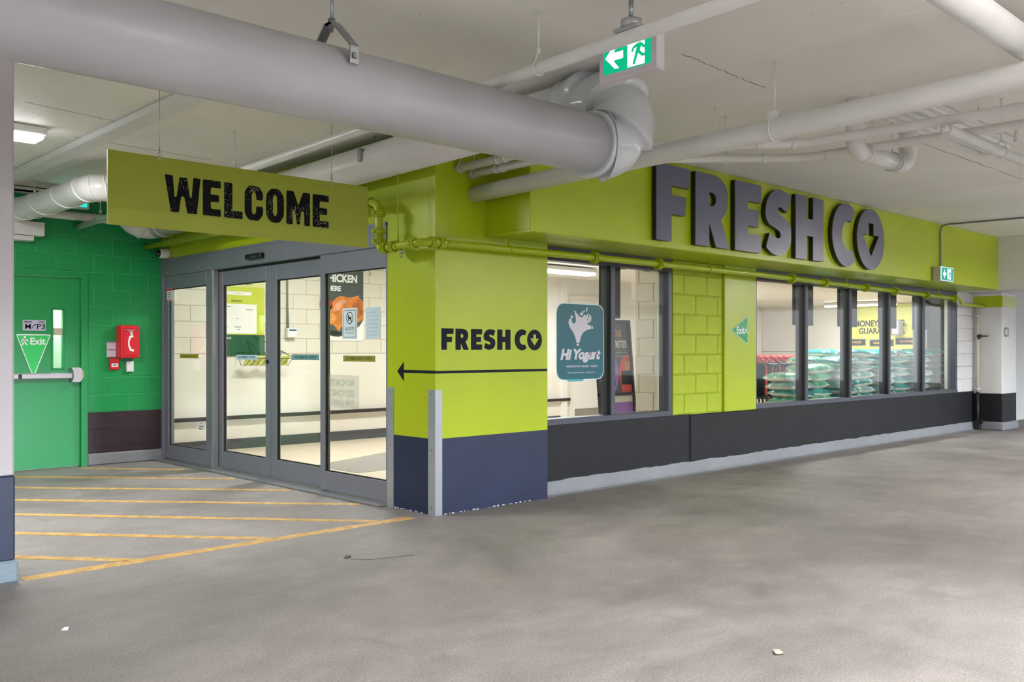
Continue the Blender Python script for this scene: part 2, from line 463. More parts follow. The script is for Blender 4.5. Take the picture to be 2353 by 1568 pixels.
# --- blocks
def blocks(parent, axis, fixed, a0, a1, z0, z1, bw, bh, m, depth=.03, joint=.008, hole=None, phase=0.0, matfn=None, bev=.005, zphase=None):
    """running-bond blocks; axis 'y': wall in the plane y=fixed facing -y"""
    cache = {}; row = 0; z = z0 if zphase is None else zphase
    while z < z1 - .02:
        zt = min(z + bh, z1); zb = max(z, z0)
        if zt - zb > .02:
            a = a0 - bw + ((phase + (row % 2) * bw / 2) % bw)
            while a < a1 - .005:
                p, q = max(a, a0), min(a + bw, a1)
                if q - p > .03:
                    segs = [(p, q, zb, zt)]
                    if hole:
                        hx0, hx1, hz1 = hole
                        if zb < hz1 - .01:
                            segs = []
                            if p < hx0: segs.append((p, min(q, hx0), zb, zt))
                            if q > hx1: segs.append((max(p, hx1), q, zb, zt))
                            if zt > hz1 + .04 and q > hx0 and p < hx1: segs.append((max(p, hx0), min(q, hx1), hz1, zt))
                    for (p_, q_, b_, t_) in segs:
                        w = q_ - p_ - joint; h = t_ - b_ - joint
                        if w < .02 or h < .02: continue
                        mm = matfn(b_, t_) if matfn else m
                        key = (round(w, 3), round(h, 3), mm.name)
                        if key not in cache:
                            bb = B(); bb.box((-w / 2, 0, -h / 2), (w / 2, depth, h / 2), bev)
                            me = bb.mesh('block'); me.materials.append(mm); cache[key] = me
                        o = bpy.data.objects.new('block', cache[key]); COL.objects.link(o); o.parent = parent
                        c = (p_ + q_) / 2; zc_ = (b_ + t_) / 2
                        pl = Vector(parent.location) if parent.type == 'EMPTY' else Vector((0, 0, 0))
                        if axis == 'y': o.location = Vector((c, fixed, zc_)) - pl
                        else:
                            o.location = Vector((fixed, c, zc_)) - pl; o.rotation_euler = (0, 0, -math.pi / 2)
                a += bw
        z += bh; row += 1

# green wall on the left
wl = struct('wall_left', 'green painted block wall with dark maroon base beside the exit door', 'wall', (-1, 5.03, 0))
b = B(); b.box((-8, 5.026, 0), (-1.85, 5.25, ZC)); b.box((-.845, 5.026, 0), (.15, 5.25, ZC)); b.box((-1.85, 5.026, 2.10), (-.845, 5.25, ZC))
O('mortar_backing', b, mat('green_mortar', '#38a467', .6), wl)
O('base_backing', B().box((-8, 5.0245, .0), (-1.9, 5.03, .584)).box((-.833, 5.0245, .0), (-.002, 5.03, .584)), MAROON, wl)
blocks(wl, 'y', 5.022, -3.05, -.002, .13, ZC - .002, .395, .192, GREEN, depth=.02, hole=(-1.9, -.835, 2.115), phase=.12,
       matfn=lambda b_, t_: MAROON if b_ < .5 else GREEN, joint=.006, zphase=.201 - .192)
O('cove_base', B().prism([(-8, 0), (-8, .12), (-1.9, .12), (-1.9, 0)], FY(0, 5.034, 0), 0, .02).box((-.833, 5.0, 0), (0, 5.05, .13), .012), COVE, wl)

# wall over the sliding doors
we = struct('wall_entrance', 'lime wall strip above the grey sliding door header', 'wall', (0, 2.8, 2.31))
O('upper_wall', B().box((0.0, .62, 2.31), (.22, 5.025, ZC)), LIME, we)

# corner pier
pc = struct('wall_corner', 'lime and navy corner pier at the shop entrance', 'pier', (.6, .3, 0))
O('upper_face', B().box((0, 0, .588), (1.229, .62, ZC)), LIME, pc)
nb = B(); nb.box((0, 0, 0.0), (1.229, .62, .588))
O('painted_base', nb, NAVY, pc)
# chipped paint along the foot of the pier
chip = B()
for i in range(46):
    t = random.random(); w = random.uniform(.006, .035); h = random.uniform(.003, .011)
    if i % 3: chip.box((.08 + t * 1.1, -.0015, .0), (.08 + t * 1.1 + w, .0, h))
    else: chip.box((-.0015, .05 + t * .5, .0), (.0, .05 + t * .5 + w, h))
O('paint_chips', chip, mat('chipped_paint', '#c3cad6', .6), pc, kind='stuff')

# facade
wf = struct('wall_front', 'shop front wall with black dado, lime blocks and concrete pilaster between the windows', 'wall', (4, .2, 0))
O('dado', B().box((1.229, .107, .0), (3.44, .30, .61), .004), BLACKWALL, wf)
O('dado', B().box((3.44, .092, .0), (4.665, .30, .605), .008), BLACKWALL, wf)
O('dado', B().box((4.67, .107, .0), (11.15, .30, .61), .004), BLACKWALL, wf)
def cove(x0, x1, y, n, m, parent, h=.125):
    b = B(); prev = None
    for i in range(n + 1):
        x = x0 + (x1 - x0) * i / n; hh = h + random.uniform(-.006, .006)
        prof = [(y + .02, hh), (y - .006, hh), (y - .012, hh - .02), (y - .02, .03), (y - .035, .01), (y - .07, 0.0), (y + .02, 0)]
        cur = [b.bm.verts.new((x, p, z)) for p, z in prof]
        if prev:
            for k in range(len(prof)):
                f = b.bm.faces.new((prev[k], prev[(k + 1) % len(prof)], cur[(k + 1) % len(prof)], cur[k])); f.smooth = False
        else: b.bm.faces.new(cur)
        prev = cur
    b.bm.faces.new(prev[::-1])
    return O('cove_base', b, m, parent)
cove(1.229, 4.665, .092, 40, COVE, wf); cove(4.672, 11.1, .107, 60, COVE, wf)
O('block_backing', B().box((3.157, .115, .6), (4.10, .30, 2.185)), mat('lime_mortar', '#97a81c', .6), wf)
blocks(wf, 'y', .105, 3.15, 4.02, .612, 2.182, .4, .204, LIME_ROUGH, depth=.03, joint=.009, phase=.197, bev=.006)
O('pilaster', B().box((4.045, .085, .605), (4.672, .30, 2.185), .006), LIME, wf)
O('upper_wall', B().box((1.229, .115, 2.185), (11.2, .30, ZC)), LIME, wf)
O('block_backing', B().box((10.493, .115, .605), (11.2, .30, 2.185)), mat('white_mortar', '#a9a8a8', .6), wf)
blocks(wf, 'y', .107, 10.485, 11.15, .612, 2.182, .4, .2, WHITEBLOCK, depth=.03, joint=.006, phase=.25)

# fascia box
ff = struct('fascia_front', 'lime fascia box beam above the shop windows', 'fascia', (5, -.2, 2.18))
O('beam', B().box((.524, -.499, 2.18), (8.316, .12, ZC), .006), LIME, ff)
O('beam', B().box((8.322, -.499, 2.18), (10.45, .12, ZC), .006), LIME, ff)
O('edge_bead', B().box((8.5, -.512, 2.178), (10.40, -.495, 2.196), .004), LIME, ff)
O('drip_bead', B().box((.52, -.503, 2.172), (.545, .0, 2.20), .004), LIME, ff)

# cross beam and far column on the right
O('beam_right', B().box((10.45, -14, 2.18), (11.15, .12, ZC), .006), WHITEPAINT, label='white concrete cross beam at the right end of the lime fascia', cat='beam', kind='structure')
cr = struct('column_right', 'white column marked C1 with lime top and black base', 'column', (11.5, 0, 0))
O('shaft', B().box((11.15, -.32, .575), (11.78, .35, 2.18), .01), WHITEPAINT, cr)
O('lime_band', B().box((11.146, -.324, 1.945), (11.784, .35, 2.125)), LIME, cr)
O('black_band', B().box((11.147, -.323, .13), (11.783, .35, .578), .008), BLACKWALL, cr)
O('cove_base', B().box((11.12, -.35, 0), (11.81, .35, .135), .015), COVE, cr)
text('column_number', 'C1', FY(11.24, -.322, 1.48), .17, .15, GREYPRINT, cr, bold=-.005, spacing=1.2)
wr = struct('wall_right', 'white wall with black base far beyond the right column', 'wall', (18, 1.2, 0))
O('upper_wall', B().box((11.78, 1.1, .56), (30, 1.35, ZC)), WHITEBLOCK, wr)
O('black_base', B().box((11.78, 1.095, .06), (30, 1.36, .57)), BLACKWALL, wr)
O('cove_base', B().box((11.78, 1.06, 0), (30, 1.36, .09)), COVE, wr)

# near column on the left
cl = struct('column_left', 'pale column with navy band and blue-grey foot at the left edge', 'column', (-3.2, .3, 0))
COLPAINT = mat('grey_column_paint', '#bcb7ba', .5, var=.03, bump=.05, speck='#77757a', speck_scale=9, speck_t=.03)
O('shaft', B().box((-3.6, .008, .58), (-2.935, .65, ZC), .012), COLPAINT, cl)
O('navy_band', B().box((-3.603, .005, .12), (-2.932, .653, .588), .01), NAVY, cl)
O('cove_base', B().box((-3.62, -.012, 0), (-2.918, .67, .125), .014), COVE_BLUE, cl)

# interior shell
wb = struct('wall_back', 'cream block wall with handrail behind the sliding doors', 'wall', (2, 5.5, 0))
O('backing', B().box((.1, 5.506, 0), (9.0, 5.75, ZC)), mat('cream_mortar', '#bdb6a6', .6), wb)
O('smooth_lower_wall', B().box((.1, 5.498, .0), (9.0, 5.52, 1.215), .003), CREAM_S, wb)
O('smooth_wall', B().box((4.5, 5.4985, 1.2155), (9.0, 5.52, ZC)), INTWHITE, wb)
blocks(wb, 'y', 5.5, .15, 4.5, 1.222, ZC - .01, .41, .2, CREAM, depth=.02, joint=.007)
O('baseboard_back', B().box((.1, 5.478, 0), (7.2, 5.497, .135), .004), mat('dark_base', '#46474a', .5), label='dark grey skirting along the cream inner wall', cat='baseboard', kind='structure')
wi = struct('wall_inner', 'white inner walls around the shop floor', 'wall', (10, 5, 0))
O('return_wall', B().box((9.0, 5.5, 0), (9.15, 9.4, ZC)), INTWHITE, wi)
O('rear_wall', B().box((9.0, 9.3, 0), (20.2, 9.5, ZC)), INTWHITE, wi)
O('wall_far', B().box((20, .33, 0), (20.2, 9.29, ZC)), INTWHITE, label='white far wall of the shop behind the yellow slogan panel', cat='wall', kind='structure')
O('side_wall', B().box((11.2, .3, 0), (20.2, .32, ZC)), INTWHITE, wi)
O('dado_line', B().box((19.985, .3, 1.215), (20, 9.3, 1.235)), mat('wall_line', '#9d9a94', .6), wi)
O('left_wall', B().box((.02, 5.03, 0), (.15, 5.52, ZC)), INTWHITE, wi)
O('ceiling_store', B().box((4.3, .3, 2.52), (20.2, 9.5, 2.6)), INTWHITE, label='lowered white ceiling over the shop floor', cat='ceiling', kind='structure')
st = struct('wall_stub', 'beige block return wall beside the two-pane window', 'wall', (3.7, .6, 0))
O('backing', B().box((3.61, .3, 0), (4.3, .95, 2.6)), mat('beige_mortar', '#b9ada0', .6), st)
blocks(st, 'x', 3.605, .3, .95, .2, 2.52, .4, .2, mat('beige_block_paint', '#d5c9bd', .5, var=.03, bump=.15, bscale=90), depth=.02, joint=.007)

# ------------------------------------------------------------------ doors
d1 = struct('door_1', 'green exit door with narrow glass light and panic bar', 'door', (-1.36, 5.02, 0))
O('frame', B().prism([(-1.9, 0), (-1.9, 2.112), (-.832, 2.112), (-.832, 0), (-.90, 0), (-.90, 2.052), (-1.835, 2.052), (-1.835, 0)], FY(0, 5.12, 0), 0, .125), GREEN_DOOR, d1)
lf = B(); lf.box((-1.832, 5.035, .01), (-1.175, 5.08, 2.05)); lf.box((-1.08, 5.035, .01), (-.902, 5.08, 2.05)); lf.box((-1.175, 5.035, .01), (-1.08, 5.08, 1.075)); lf.box((-1.175, 5.035, 1.70), (-1.08, 5.08, 2.05))
leaf = O('door_leaf', lf, GREEN_DOOR, d1)
gb = B(); gb.box((-1.19, 5.025, 1.06), (-1.175, 5.04, 1.715), .003); gb.box((-1.08, 5.025, 1.06), (-1.065, 5.04, 1.715), .003); gb.box((-1.19, 5.025, 1.06), (-1.065, 5.04, 1.076), .003); gb.box((-1.19, 5.025, 1.70), (-1.065, 5.04, 1.715), .003)
O('glazing_bead', gb, GREEN_DOOR, leaf)
O('pane', B().box((-1.175, 5.05, 1.075), (-1.08, 5.055, 1.70)), GLASS, leaf)
O('glass_tape', B().box((-1.175, 5.045, 1.43), (-1.08, 5.048, 1.505)), mat('beige_tape', '#c9bfa6', .6), leaf)
O('stairwell_wall', B().box((-1.9, 5.6, 0), (-.8, 5.65, 2.4)), INTWHITE, wl)
pb = B(); pb.box((-1.80, 4.965, .965), (-1.0, 5.0, 1.02), .006); pb.box((-1.81, 4.985, .96), (-.93, 5.036, 1.025), .004)
bar = O('panic_bar', pb, mat('silver_bar', '#b3adb0', .35, metal=.4), d1)
O('end_cap', B().prism([(-1.012, 1.08), (-.925, 1.08), (-.905, 1.06), (-.90, .96), (-.925, .925), (-1.01, .925), (-.992, .965), (-.992, 1.03)], FY(0, 5.036, 0), 0, .085), mat('silver_bar', '#b3adb0'), bar)
O('latch', B().box((-.898, 4.985, .965), (-.872, 5.0, 1.045), .003), mat('brass', '#b39a58', .35, metal=.7), d1)
O('bar_end', B().box((-1.535, 4.962, .97), (-1.50, 4.972, 1.015), .003), BLACK, bar)

d2 = struct('door_2', 'grey aluminium sliding entrance with four tall glass panels', 'sliding door', (.03, 2.8, 0))
O('header', B().box((-.015, .62, 2.115), (.13, 5.02, 2.31), .004), ALU, d2)
O('header_cap', B().box((-.02, .62, 2.285), (.0, 5.02, 2.312), .003), ALU, d2)
O('track_gap', B().box((.045, 1.62, 2.098), (.125, 3.75, 2.116)), BLACK, d2)
O('threshold', B().box((-.085, .62, 0), (.13, 5.02, .022), .006), ALU_L, d2)
O('jamb', B().box((-.012, 4.955, .02), (.12, 5.02, 2.12), .004), ALU, d2)
O('jamb', B().box((-.002, .615, .02), (.12, .632, 2.12), .003), ALU, d2)
O('post', B().box((-.012, 3.70, .02), (.05, 3.745, 2.12), .003), ALU_L, d2)
def leafpanel(y0, y1, gy0, gy1, gz0, gz1, x0, x1, m, ztop):
    p = B()
    p.box((x0, y0, .03), (x1, gy0, ztop), .003); p.box((x0, gy1, .03), (x1, y1, ztop), .003)
    p.box((x0, gy0, .03), (x1, gy1, gz0), .003); p.box((x0, gy0, gz1), (x1, gy1, ztop), .003)
    o = O('panel_frame', p, m, d2)
    g = B(); xm = (x0 + x1) / 2
    for (a, b_, c, d_) in ((gy0, gz0, gy0 + .012, gz1), (gy1 - .012, gz0, gy1, gz1), (gy0, gz0, gy1, gz0 + .01), (gy0, gz1 - .01, gy1, gz1)):
        g.box((xm - .008, a, b_), (xm + .008, c, d_))
    O('gasket', g, BLACK, o)
    O('pane', B().box((xm - .004, gy0 + .002, gz0 + .002), (xm + .004, gy1 - .002, gz1 - .002)), GLASS, o)
    return o
leafpanel(3.745, 4.955, 3.885, 4.84, .19, 1.965, .0, .045, ALU, 2.115)
lv = leafpanel(2.62, 3.742, 2.72, 3.62, .205, 1.95, .06, .105, ALU, 2.098)
leafpanel(1.63, 2.612, 1.668, 2.505, .21, 1.948, .06, .105, ALU, 2.098)
leafpanel(.632, 1.63, .64, 1.558, .198, 1.946, .0, .045, ALU, 2.115)
O('lock_cylinder', B().cyl((.06, 2.67, 1.155), (.045, 2.67, 1.155), .018, 14), BLACK, lv)
sen = O('motion_sensor', B().box((-.062, 2.60, 2.162), (-.012, 2.915, 2.212), .008), BLACK, d2)
O('sensor_window', B().box((-.0635, 2.66, 2.172), (-.06, 2.78, 2.186)), mat('smoked_lens', '#3b3d42', .15), sen)

# ------------------------------------------------------------------ windows
def window(name, label, x0, x1, panes, mulls):
    w = struct(name, label, 'window', ((x0 + x1) / 2, .16, .6))
    O('window_sill', B().box((x0, .10, .607), (x1, .235, .662), .004), ALU_W, w)
    O('window_head', B().box((x0, .112, 2.06), (x1, .235, 2.182), .004), ALU_W, w)
    O('jamb', B().box((x0, .11, .66), (x0 + .05, .235, 2.062), .003), ALU_W, w)
    O('jamb', B().box((x1 - .055, .11, .66), (x1, .235, 2.062), .003), ALU_W, w)
    O('reveal', B().box((x1, .236, .66), (x1 + .012, .302, 2.06)), INTWHITE, w)
    for r in mulls:
        mo = O('mullion', B().box((r - .058, .107, .66), (r, .235, 2.062), .003).box((r - .044, .235, .66), (r - .014, .25, 2.062)), ALU_W, w)
        O('glazing_groove', B().box((r - .063, .128, .662), (r - .057, .16, 2.06)).box((r - .001, .128, .662), (r + .005, .16, 2.06)), BLACK, mo)
    xs = [x0 + .05] + [v for r in mulls for v in (r - .058, r)] + [x1 - .055]
    for i in range(0, len(xs), 2):
        O('pane', B().box((xs[i], .150, .66), (xs[i + 1], .158, 2.062)), GLASS, w)
    return w
w1 = window('window_1', 'two-pane window beside the lime corner pier', 1.229, 3.144, 2, [2.256])
w2 = window('window_2', 'long five-pane window showing stacked sacks', 4.672, 10.48, 5, [5.864, 6.996, 8.133, 9.275])
for (p, q, w) in [(2.22, 2.52, w1), (5.80, 6.28, w2), (6.94, 7.46, w2), (8.12, 8.67, w2), (9.24, 9.86, w2)]:
    O('dark_panel', B().box((p, .262, 1.575), (q, .285, 2.17), .004), CHAR, w)
# ------------------------------------------------------------------ lettering glyphs (height 1)
def G(ch):
    if ch == 'F': return .75, [[(0, 0), (0, 1), (.75, 1), (.74, .735), (.33, .735), (.33, .61), (.66, .61), (.64, .36), (.33, .36), (.33, 0)]]
    if ch == 'R':
        out = [(0, 0), (0, 1), (.38, 1)] + bez((.38, 1), (.68, 1), (.80, .86), (.80, .70))[1:] + bez((.80, .70), (.80, .56), (.74, .46), (.62, .40))[1:] + [(.84, 0), (.50, 0), (.33, .32), (.33, 0)]
        hole = [(.33, .75), (.33, .565), (.40, .565)] + arc(.40, .657, .10, .092, -80, 80, 10) + [(.40, .75)]
        return .84, [out, hole]
    if ch == 'E': return .70, [[(0, 0), (0, 1), (.70, 1), (.69, .74), (.33, .74), (.33, .625), (.63, .625), (.62, .375), (.33, .375), (.33, .26), (.70, .26), (.69, 0)]]
    if ch == 'S':
        q = [(1210, 1.0), (1270, .995), (1318, .965), (1345, .925), (1305, .672), (1268, .712), (1240, .740), (1218, .728), (1215, .70), (1225, .641), (1300, .56), (1332, .49), (1342, .42), (1345, .30), (1330, .17), (1290, .055), (1215, 0), (1150, .03), (1100, .11), (1135, .327), (1180, .282), (1210, .262), (1232, .275), (1240, .314), (1225, .375), (1175, .42), (1130, .458), (1105, .52), (1095, .60), (1097, .70), (1110, .80), (1150, .925)]
        pts = [((a - 1095) / 250 * .74, b) for a, b in q]; sm = []; n = len(pts); sharp = {3, 4, 18, 19}
        for i in range(n):
            p0, p1, p2, p3 = pts[i - 1], pts[i], pts[(i + 1) % n], pts[(i + 2) % n]
            if i in sharp: p0 = p1
            if (i + 1) % n in sharp: p3 = p2
            for j in range(4):
                t = j / 4
                sm.append(tuple(.5 * (2 * b + (c - a) * t + (2 * a - 5 * b + 4 * c - d) * t * t + (3 * b - a - 3 * c + d) * t ** 3) for a, b, c, d in zip(p0, p1, p2, p3)))
        return .74, [sm]
    if ch == 'H': return .88, [[(0, 0), (0, 1), (.34, 1), (.34, .645), (.54, .645), (.54, 1), (.88, 1), (.88, 0), (.54, 0), (.54, .375), (.34, .375), (.34, 0)]]
    if ch == 'C':
        o = arc(.50, .5, .50, .53, 52, 308, 30); i = arc(.60, .5, .27, .25, 290, 70, 18)
        return .82, [o + i]
    if ch == 'O':
        return 1.0, [arc(.5, .5, .5, .53, 0, 352, 40), [(.41, .78), (.60, .78), (.60, .575), (.80, .575), (.50, .20), (.20, .575), (.41, .575)]]
def logo(parent, frame, spans, z0, h, d0, d1, m, edge=None):
    for ch, (a, b) in zip('FRESHCO', spans):
        w, out = G(ch); sx = (b - a) / w
        o_, U, V, Nn = frame
        fr = (o_ + U * a + V * z0, U, V, Nn)
        if edge:
            shape('letter_back', out, fr, d0, d1 - .008, edge, parent, sx=sx, sy=h)
            shape('letter', out, fr, d1 - .008, d1, m, parent, sx=sx, sy=h)
        else:
            shape('letter', out, fr, d0, d1, m, parent, sx=sx, sy=h)
SP = [(2.02, 2.515), (2.60, 3.155), (3.25, 3.72), (3.80, 4.30), (4.39, 4.985), (5.18, 5.73), (5.77, 6.47)]
sg = T('storefront_sign', 'large raised slate FRESH CO letters on the lime fascia', 'sign', (4.2, -.5, 2.23))
logo(sg, FY(0, -.499, 0), SP, 2.235, .675, .010, .058, LETTER, BLACK)
k = (1.16 - .059) / (6.633 - 2.109); SP2 = [(2.109, 2.61), (2.692, 3.252), (3.351, 3.833), (3.90, 4.42), (4.513, 5.117), (5.316, 5.89), (5.914, 6.633)]
pl = T('wall_lettering', 'small dark FRESH CO lettering painted on the lime pier', 'lettering', (.6, 0, 1.27))
logo(pl, FY(0, 0, 0), [(.059 + (a - 2.109) * k, .059 + (b - 2.109) * k) for a, b in SP2], 1.272, .165, .0004, .002, LETTER_PRINT)
ar = T('painted_arrow', 'thin dark arrow wrapping the corner and pointing to the doors', 'arrow', (0, 0, 1.1))
O('arrow_shaft', B().box((0, -.002, 1.089), (1.224, -.0004, 1.110)), LETTER_PRINT, ar)
O('arrow_shaft', B().box((-.002, -.002, 1.089), (-.0004, .40, 1.112)), LETTER_PRINT, ar)
O('arrow_head', B().prism([(-.483, 1.10), (-.397, 1.022), (-.397, 1.176)], FX(0, 0, 0), .0004, .002), LETTER_PRINT, ar)

# welcome board
wg = T('welcome_sign', 'hanging lime WELCOME board on two thin wires', 'sign', (-1.43, .2, 2.03))
O('board', B().box((-2.37, .2, 2.03), (-.482, .212, 2.482)), SIGNLIME, wg)
def GW(ch):
    r = .05
    if ch == 'W': return 1.0, [rnd([(0, 1), (.22, 1), (.27, .40), (.33, .44), (.41, .97), (.62, .97), (.70, .44), (.75, .44), (.80, 1), (1.0, 1), (.90, 0), (.63, 0), (.55, .42), (.50, .47), (.45, .42), (.39, 0), (.17, 0)], .035)]
    if ch == 'E': return 1.0, [rnd([(0, 0), (0, 1), (1, 1), (1, .80), (.44, .80), (.42, .60), (.90, .60), (.90, .40), (.42, .40), (.45, .20), (1, .20), (1, 0)], .055)]
    if ch == 'L': return 1.0, [rnd([(0, 0), (0, 1), (.44, 1), (.44, .21), (1, .21), (1, 0)], .055)]
    if ch == 'C': return 1.0, [rnd([(0, .18), (0, .82), (.24, 1), (.76, 1), (1, .82), (1, .60), (.62, .60), (.62, .78), (.50, .84), (.38, .78), (.38, .22), (.50, .16), (.62, .22), (.62, .42), (1, .42), (1, .18), (.76, 0), (.24, 0)], .09)]
    if ch == 'O': return 1.0, [rnd([(0, .2), (0, .8), (.26, 1), (.74, 1), (1, .8), (1, .2), (.74, 0), (.26, 0)], .16), rnd([(.38, .26), (.38, .76), (.5, .84), (.62, .76), (.62, .26), (.5, .17)], .06)]
    if ch == 'M': return 1.0, [rnd([(0, 0), (0, 1), (.30, 1), (.50, .58), (.70, 1), (1, 1), (1, 0), (.76, 0), (.74, .42), (.62, .42), (.56, .02), (.44, .02), (.36, .42), (.25, .42), (.26, 0)], .045)]
for ch, a, b_ in [('W', -2.02, -1.785), ('E', -1.768, -1.645), ('L', -1.621, -1.49), ('C', -1.475, -1.34), ('O', -1.317, -1.181), ('M', -1.161, -.975), ('E', -.953, -.821)]:
    w, out = GW(ch)
    shape('letter', out, FY(a, .2, 2.145), .0006, .002, WORN, wg, sx=(b_ - a), sy=.232)
for x in (-2.05, -.792):
    wi_ = O('wire', B().cyl((x, .206, 2.50), (x, .206, ZC), .0016, 6), STEEL, wg)
    O('hook', B().ring((x, .206, 2.497), (0, 1, 0), .012, .0022, 14, 5).cyl((x, .206, 2.508), (x, .206, 2.54), .004, 8), STEEL, wi_)
    O('eyelet', B().ring((x, .2, 2.465), (0, 1, 0), .010, .003, 14, 6), mat('bright_steel', '#c9ccd0', .25, metal=.9), wg)
    O('ceiling_screw', B().cyl((x, .206, ZC - .02), (x, .206, ZC), .006, 8), STEEL, wi_)

# corner guards
def guard(label, y0, y1, xr):
    b = B()
    if xr: b.prism([(-.006, -.006), (xr, -.006), (xr, -.0005), (-.0005, -.0005), (-.0005, y1), (-.006, y1)], (Vector((0, 0, 0)), X, Y, Z), 0, .965)
    else: b.box((-.006, y0, .0), (-.0005, y1, .97))
    o = O('corner_guard', b, STAINLESS, label=label, cat='corner guard', group='stainless corner guards on the pier')
    for z in (.06, .5, .93):
        s = B(); bolt(s, (-.006, (y0 + y1) / 2, z), (-1, 0, 0), .007, .003); O('screw_head', s, STEEL, o)
    return o
guard('stainless corner guard on the outer corner of the pier', .0, .081, .063)
guard('stainless guard strip beside the sliding door', .53, .615, 0)

# ------------------------------------------------------------------ pipes
def hanger_rod(parent, x, y, z0, r=.005, m=None, loop=None, axis=(0, 1, 0)):
    m = m or PIPEW
    h = O('hanger_rod', B().cyl((x, y, z0), (x, y, ZC), r, 8).cyl((x, y, ZC - .008), (x, y, ZC), r * 3, 10), m, parent)
    return h
def couplings(parent, pts, axis, r, m):
    for p in pts:
        p = Vector(p); a = Vector(axis).normalized()
        if m is PIPEW:
            O('coupling', B().cyl(p - a * .018, p + a * .018, r * 1.16, 18), m, parent); continue
        b = B(); b.cyl(p - a * .022, p + a * .022, r * 1.28, 18); b.ring(p - a * .022, a, r * 1.2, r * .18, 18, 6); b.ring(p + a * .022, a, r * 1.2, r * .18, 18, 6)
        up = Vector((0, 0, 1)) if abs(a.z) < .5 else Vector((0, 1, 0)); sd = a.cross(up).normalized()
        for s in (1, -1):
            c = p + sd * s * r * 1.35
            b.box(c - Vector((.012, .012, .012)), c + Vector((.012, .012, .012)), .003)
            b.cyl(c - up * r * .55, c + up * r * .55, r * .2, 8)
        O('coupling', b, m, parent)

# big grey duct with the twisted elbow
du = T('large_duct', 'thick grey duct turning through a glossy twisted elbow', 'duct', (-2, -2, 2.45))
O('duct_run', B().tube([(-9.5, -1.98, 2.45), (-3.5, -1.98, 2.45), (-.42, -1.985, 2.455)], .168, 40), PIPEG, du)
ctrl = [(-.47, -1.985, 2.452), (-.385, -1.985, 2.458), (-.29, -2.03, 2.488), (-.215, -2.03, 2.653), (-.19, -1.90, 2.775), (-.195, -1.68, 2.80), (-.195, -1.55, 2.80)]
def catmull(P, n):
    P = [Vector(p) for p in P]; P = [P[0] * 2 - P[1]] + P + [P[-1] * 2 - P[-2]]; out = []
    for i in range(1, len(P) - 2):
        for j in range(n):
            t = j / n
            out.append(.5 * ((2 * P[i]) + (-P[i - 1] + P[i + 1]) * t + (2 * P[i - 1] - 5 * P[i] + 4 * P[i + 1] - P[i + 2]) * t * t + (-P[i - 1] + 3 * P[i] - 3 * P[i + 1] + P[i + 2]) * t ** 3))
    out.append(P[-2]); return out
path = catmull(ctrl, 16)
def gored(path, r0, r1, gores, seg=48, twist=1.1, depth=.13):
    b = B(); n = len(path); u = None; rings = []
    for i in range(n):
        t = (path[min(i + 1, n - 1)] - path[max(i - 1, 0)]).normalized()
        if u is None: u = t.cross(Z).normalized()
        u = (u - t * u.dot(t)).normalized(); v = t.cross(u)
        f = i / (n - 1); ring = []
        for j in range(seg):
            a = 2 * math.pi * j / seg
            ph = (f * gores + twist * .5 * math.cos(a - .6)) % 1.0
            env = min(1, f * 6, (1 - f) * 6)
            saw = (1 - ph) ** 1.0 if ph > .08 else ph / .08 * .92
            r = (r0 + (r1 - r0) * f) * (1 + env * depth * (saw - .35))
            ring.append(b.bm.verts.new(path[i] + (u * math.cos(a) + v * math.sin(a)) * r))
        rings.append(ring)
    for i in range(n - 1):
        for j in range(seg):
            fc = b.bm.faces.new((rings[i][j], rings[i][(j + 1) % seg], rings[i + 1][(j + 1) % seg], rings[i + 1][j])); fc.smooth = True
    b.bm.faces.new(rings[0][::-1]); b.bm.faces.new(rings[-1]); return b
O('elbow', gored(catmull(ctrl, 30), .186, .160, 5.0, seg=72, twist=.45, depth=.30), PVC, du, label='glossy twisted pale grey elbow')
O('duct_run', B().tube([(-.195, -1.6, 2.80), (-.17, 2.0, 2.735), (-.165, 4.7, 2.665)], .142, 36), PIPEW, du)
O('wall_elbow', B().tube(catmull([(-.165, 4.62, 2.667), (-.17, 4.72, 2.66), (-.22, 4.79, 2.65), (-.33, 4.80, 2.655), (-.42, 4.82, 2.70), (-.46, 4.86, 2.78)], 8), .132, 28), PIPEW, du)
O('duct_bead', B().ring((-.34, 4.80, 2.655), (1, .0, -.1), .128, .016, 28, 8).ring((-.168, 4.55, 2.672), (0, 1, 0), .14, .014, 28, 8), PIPEW, du)
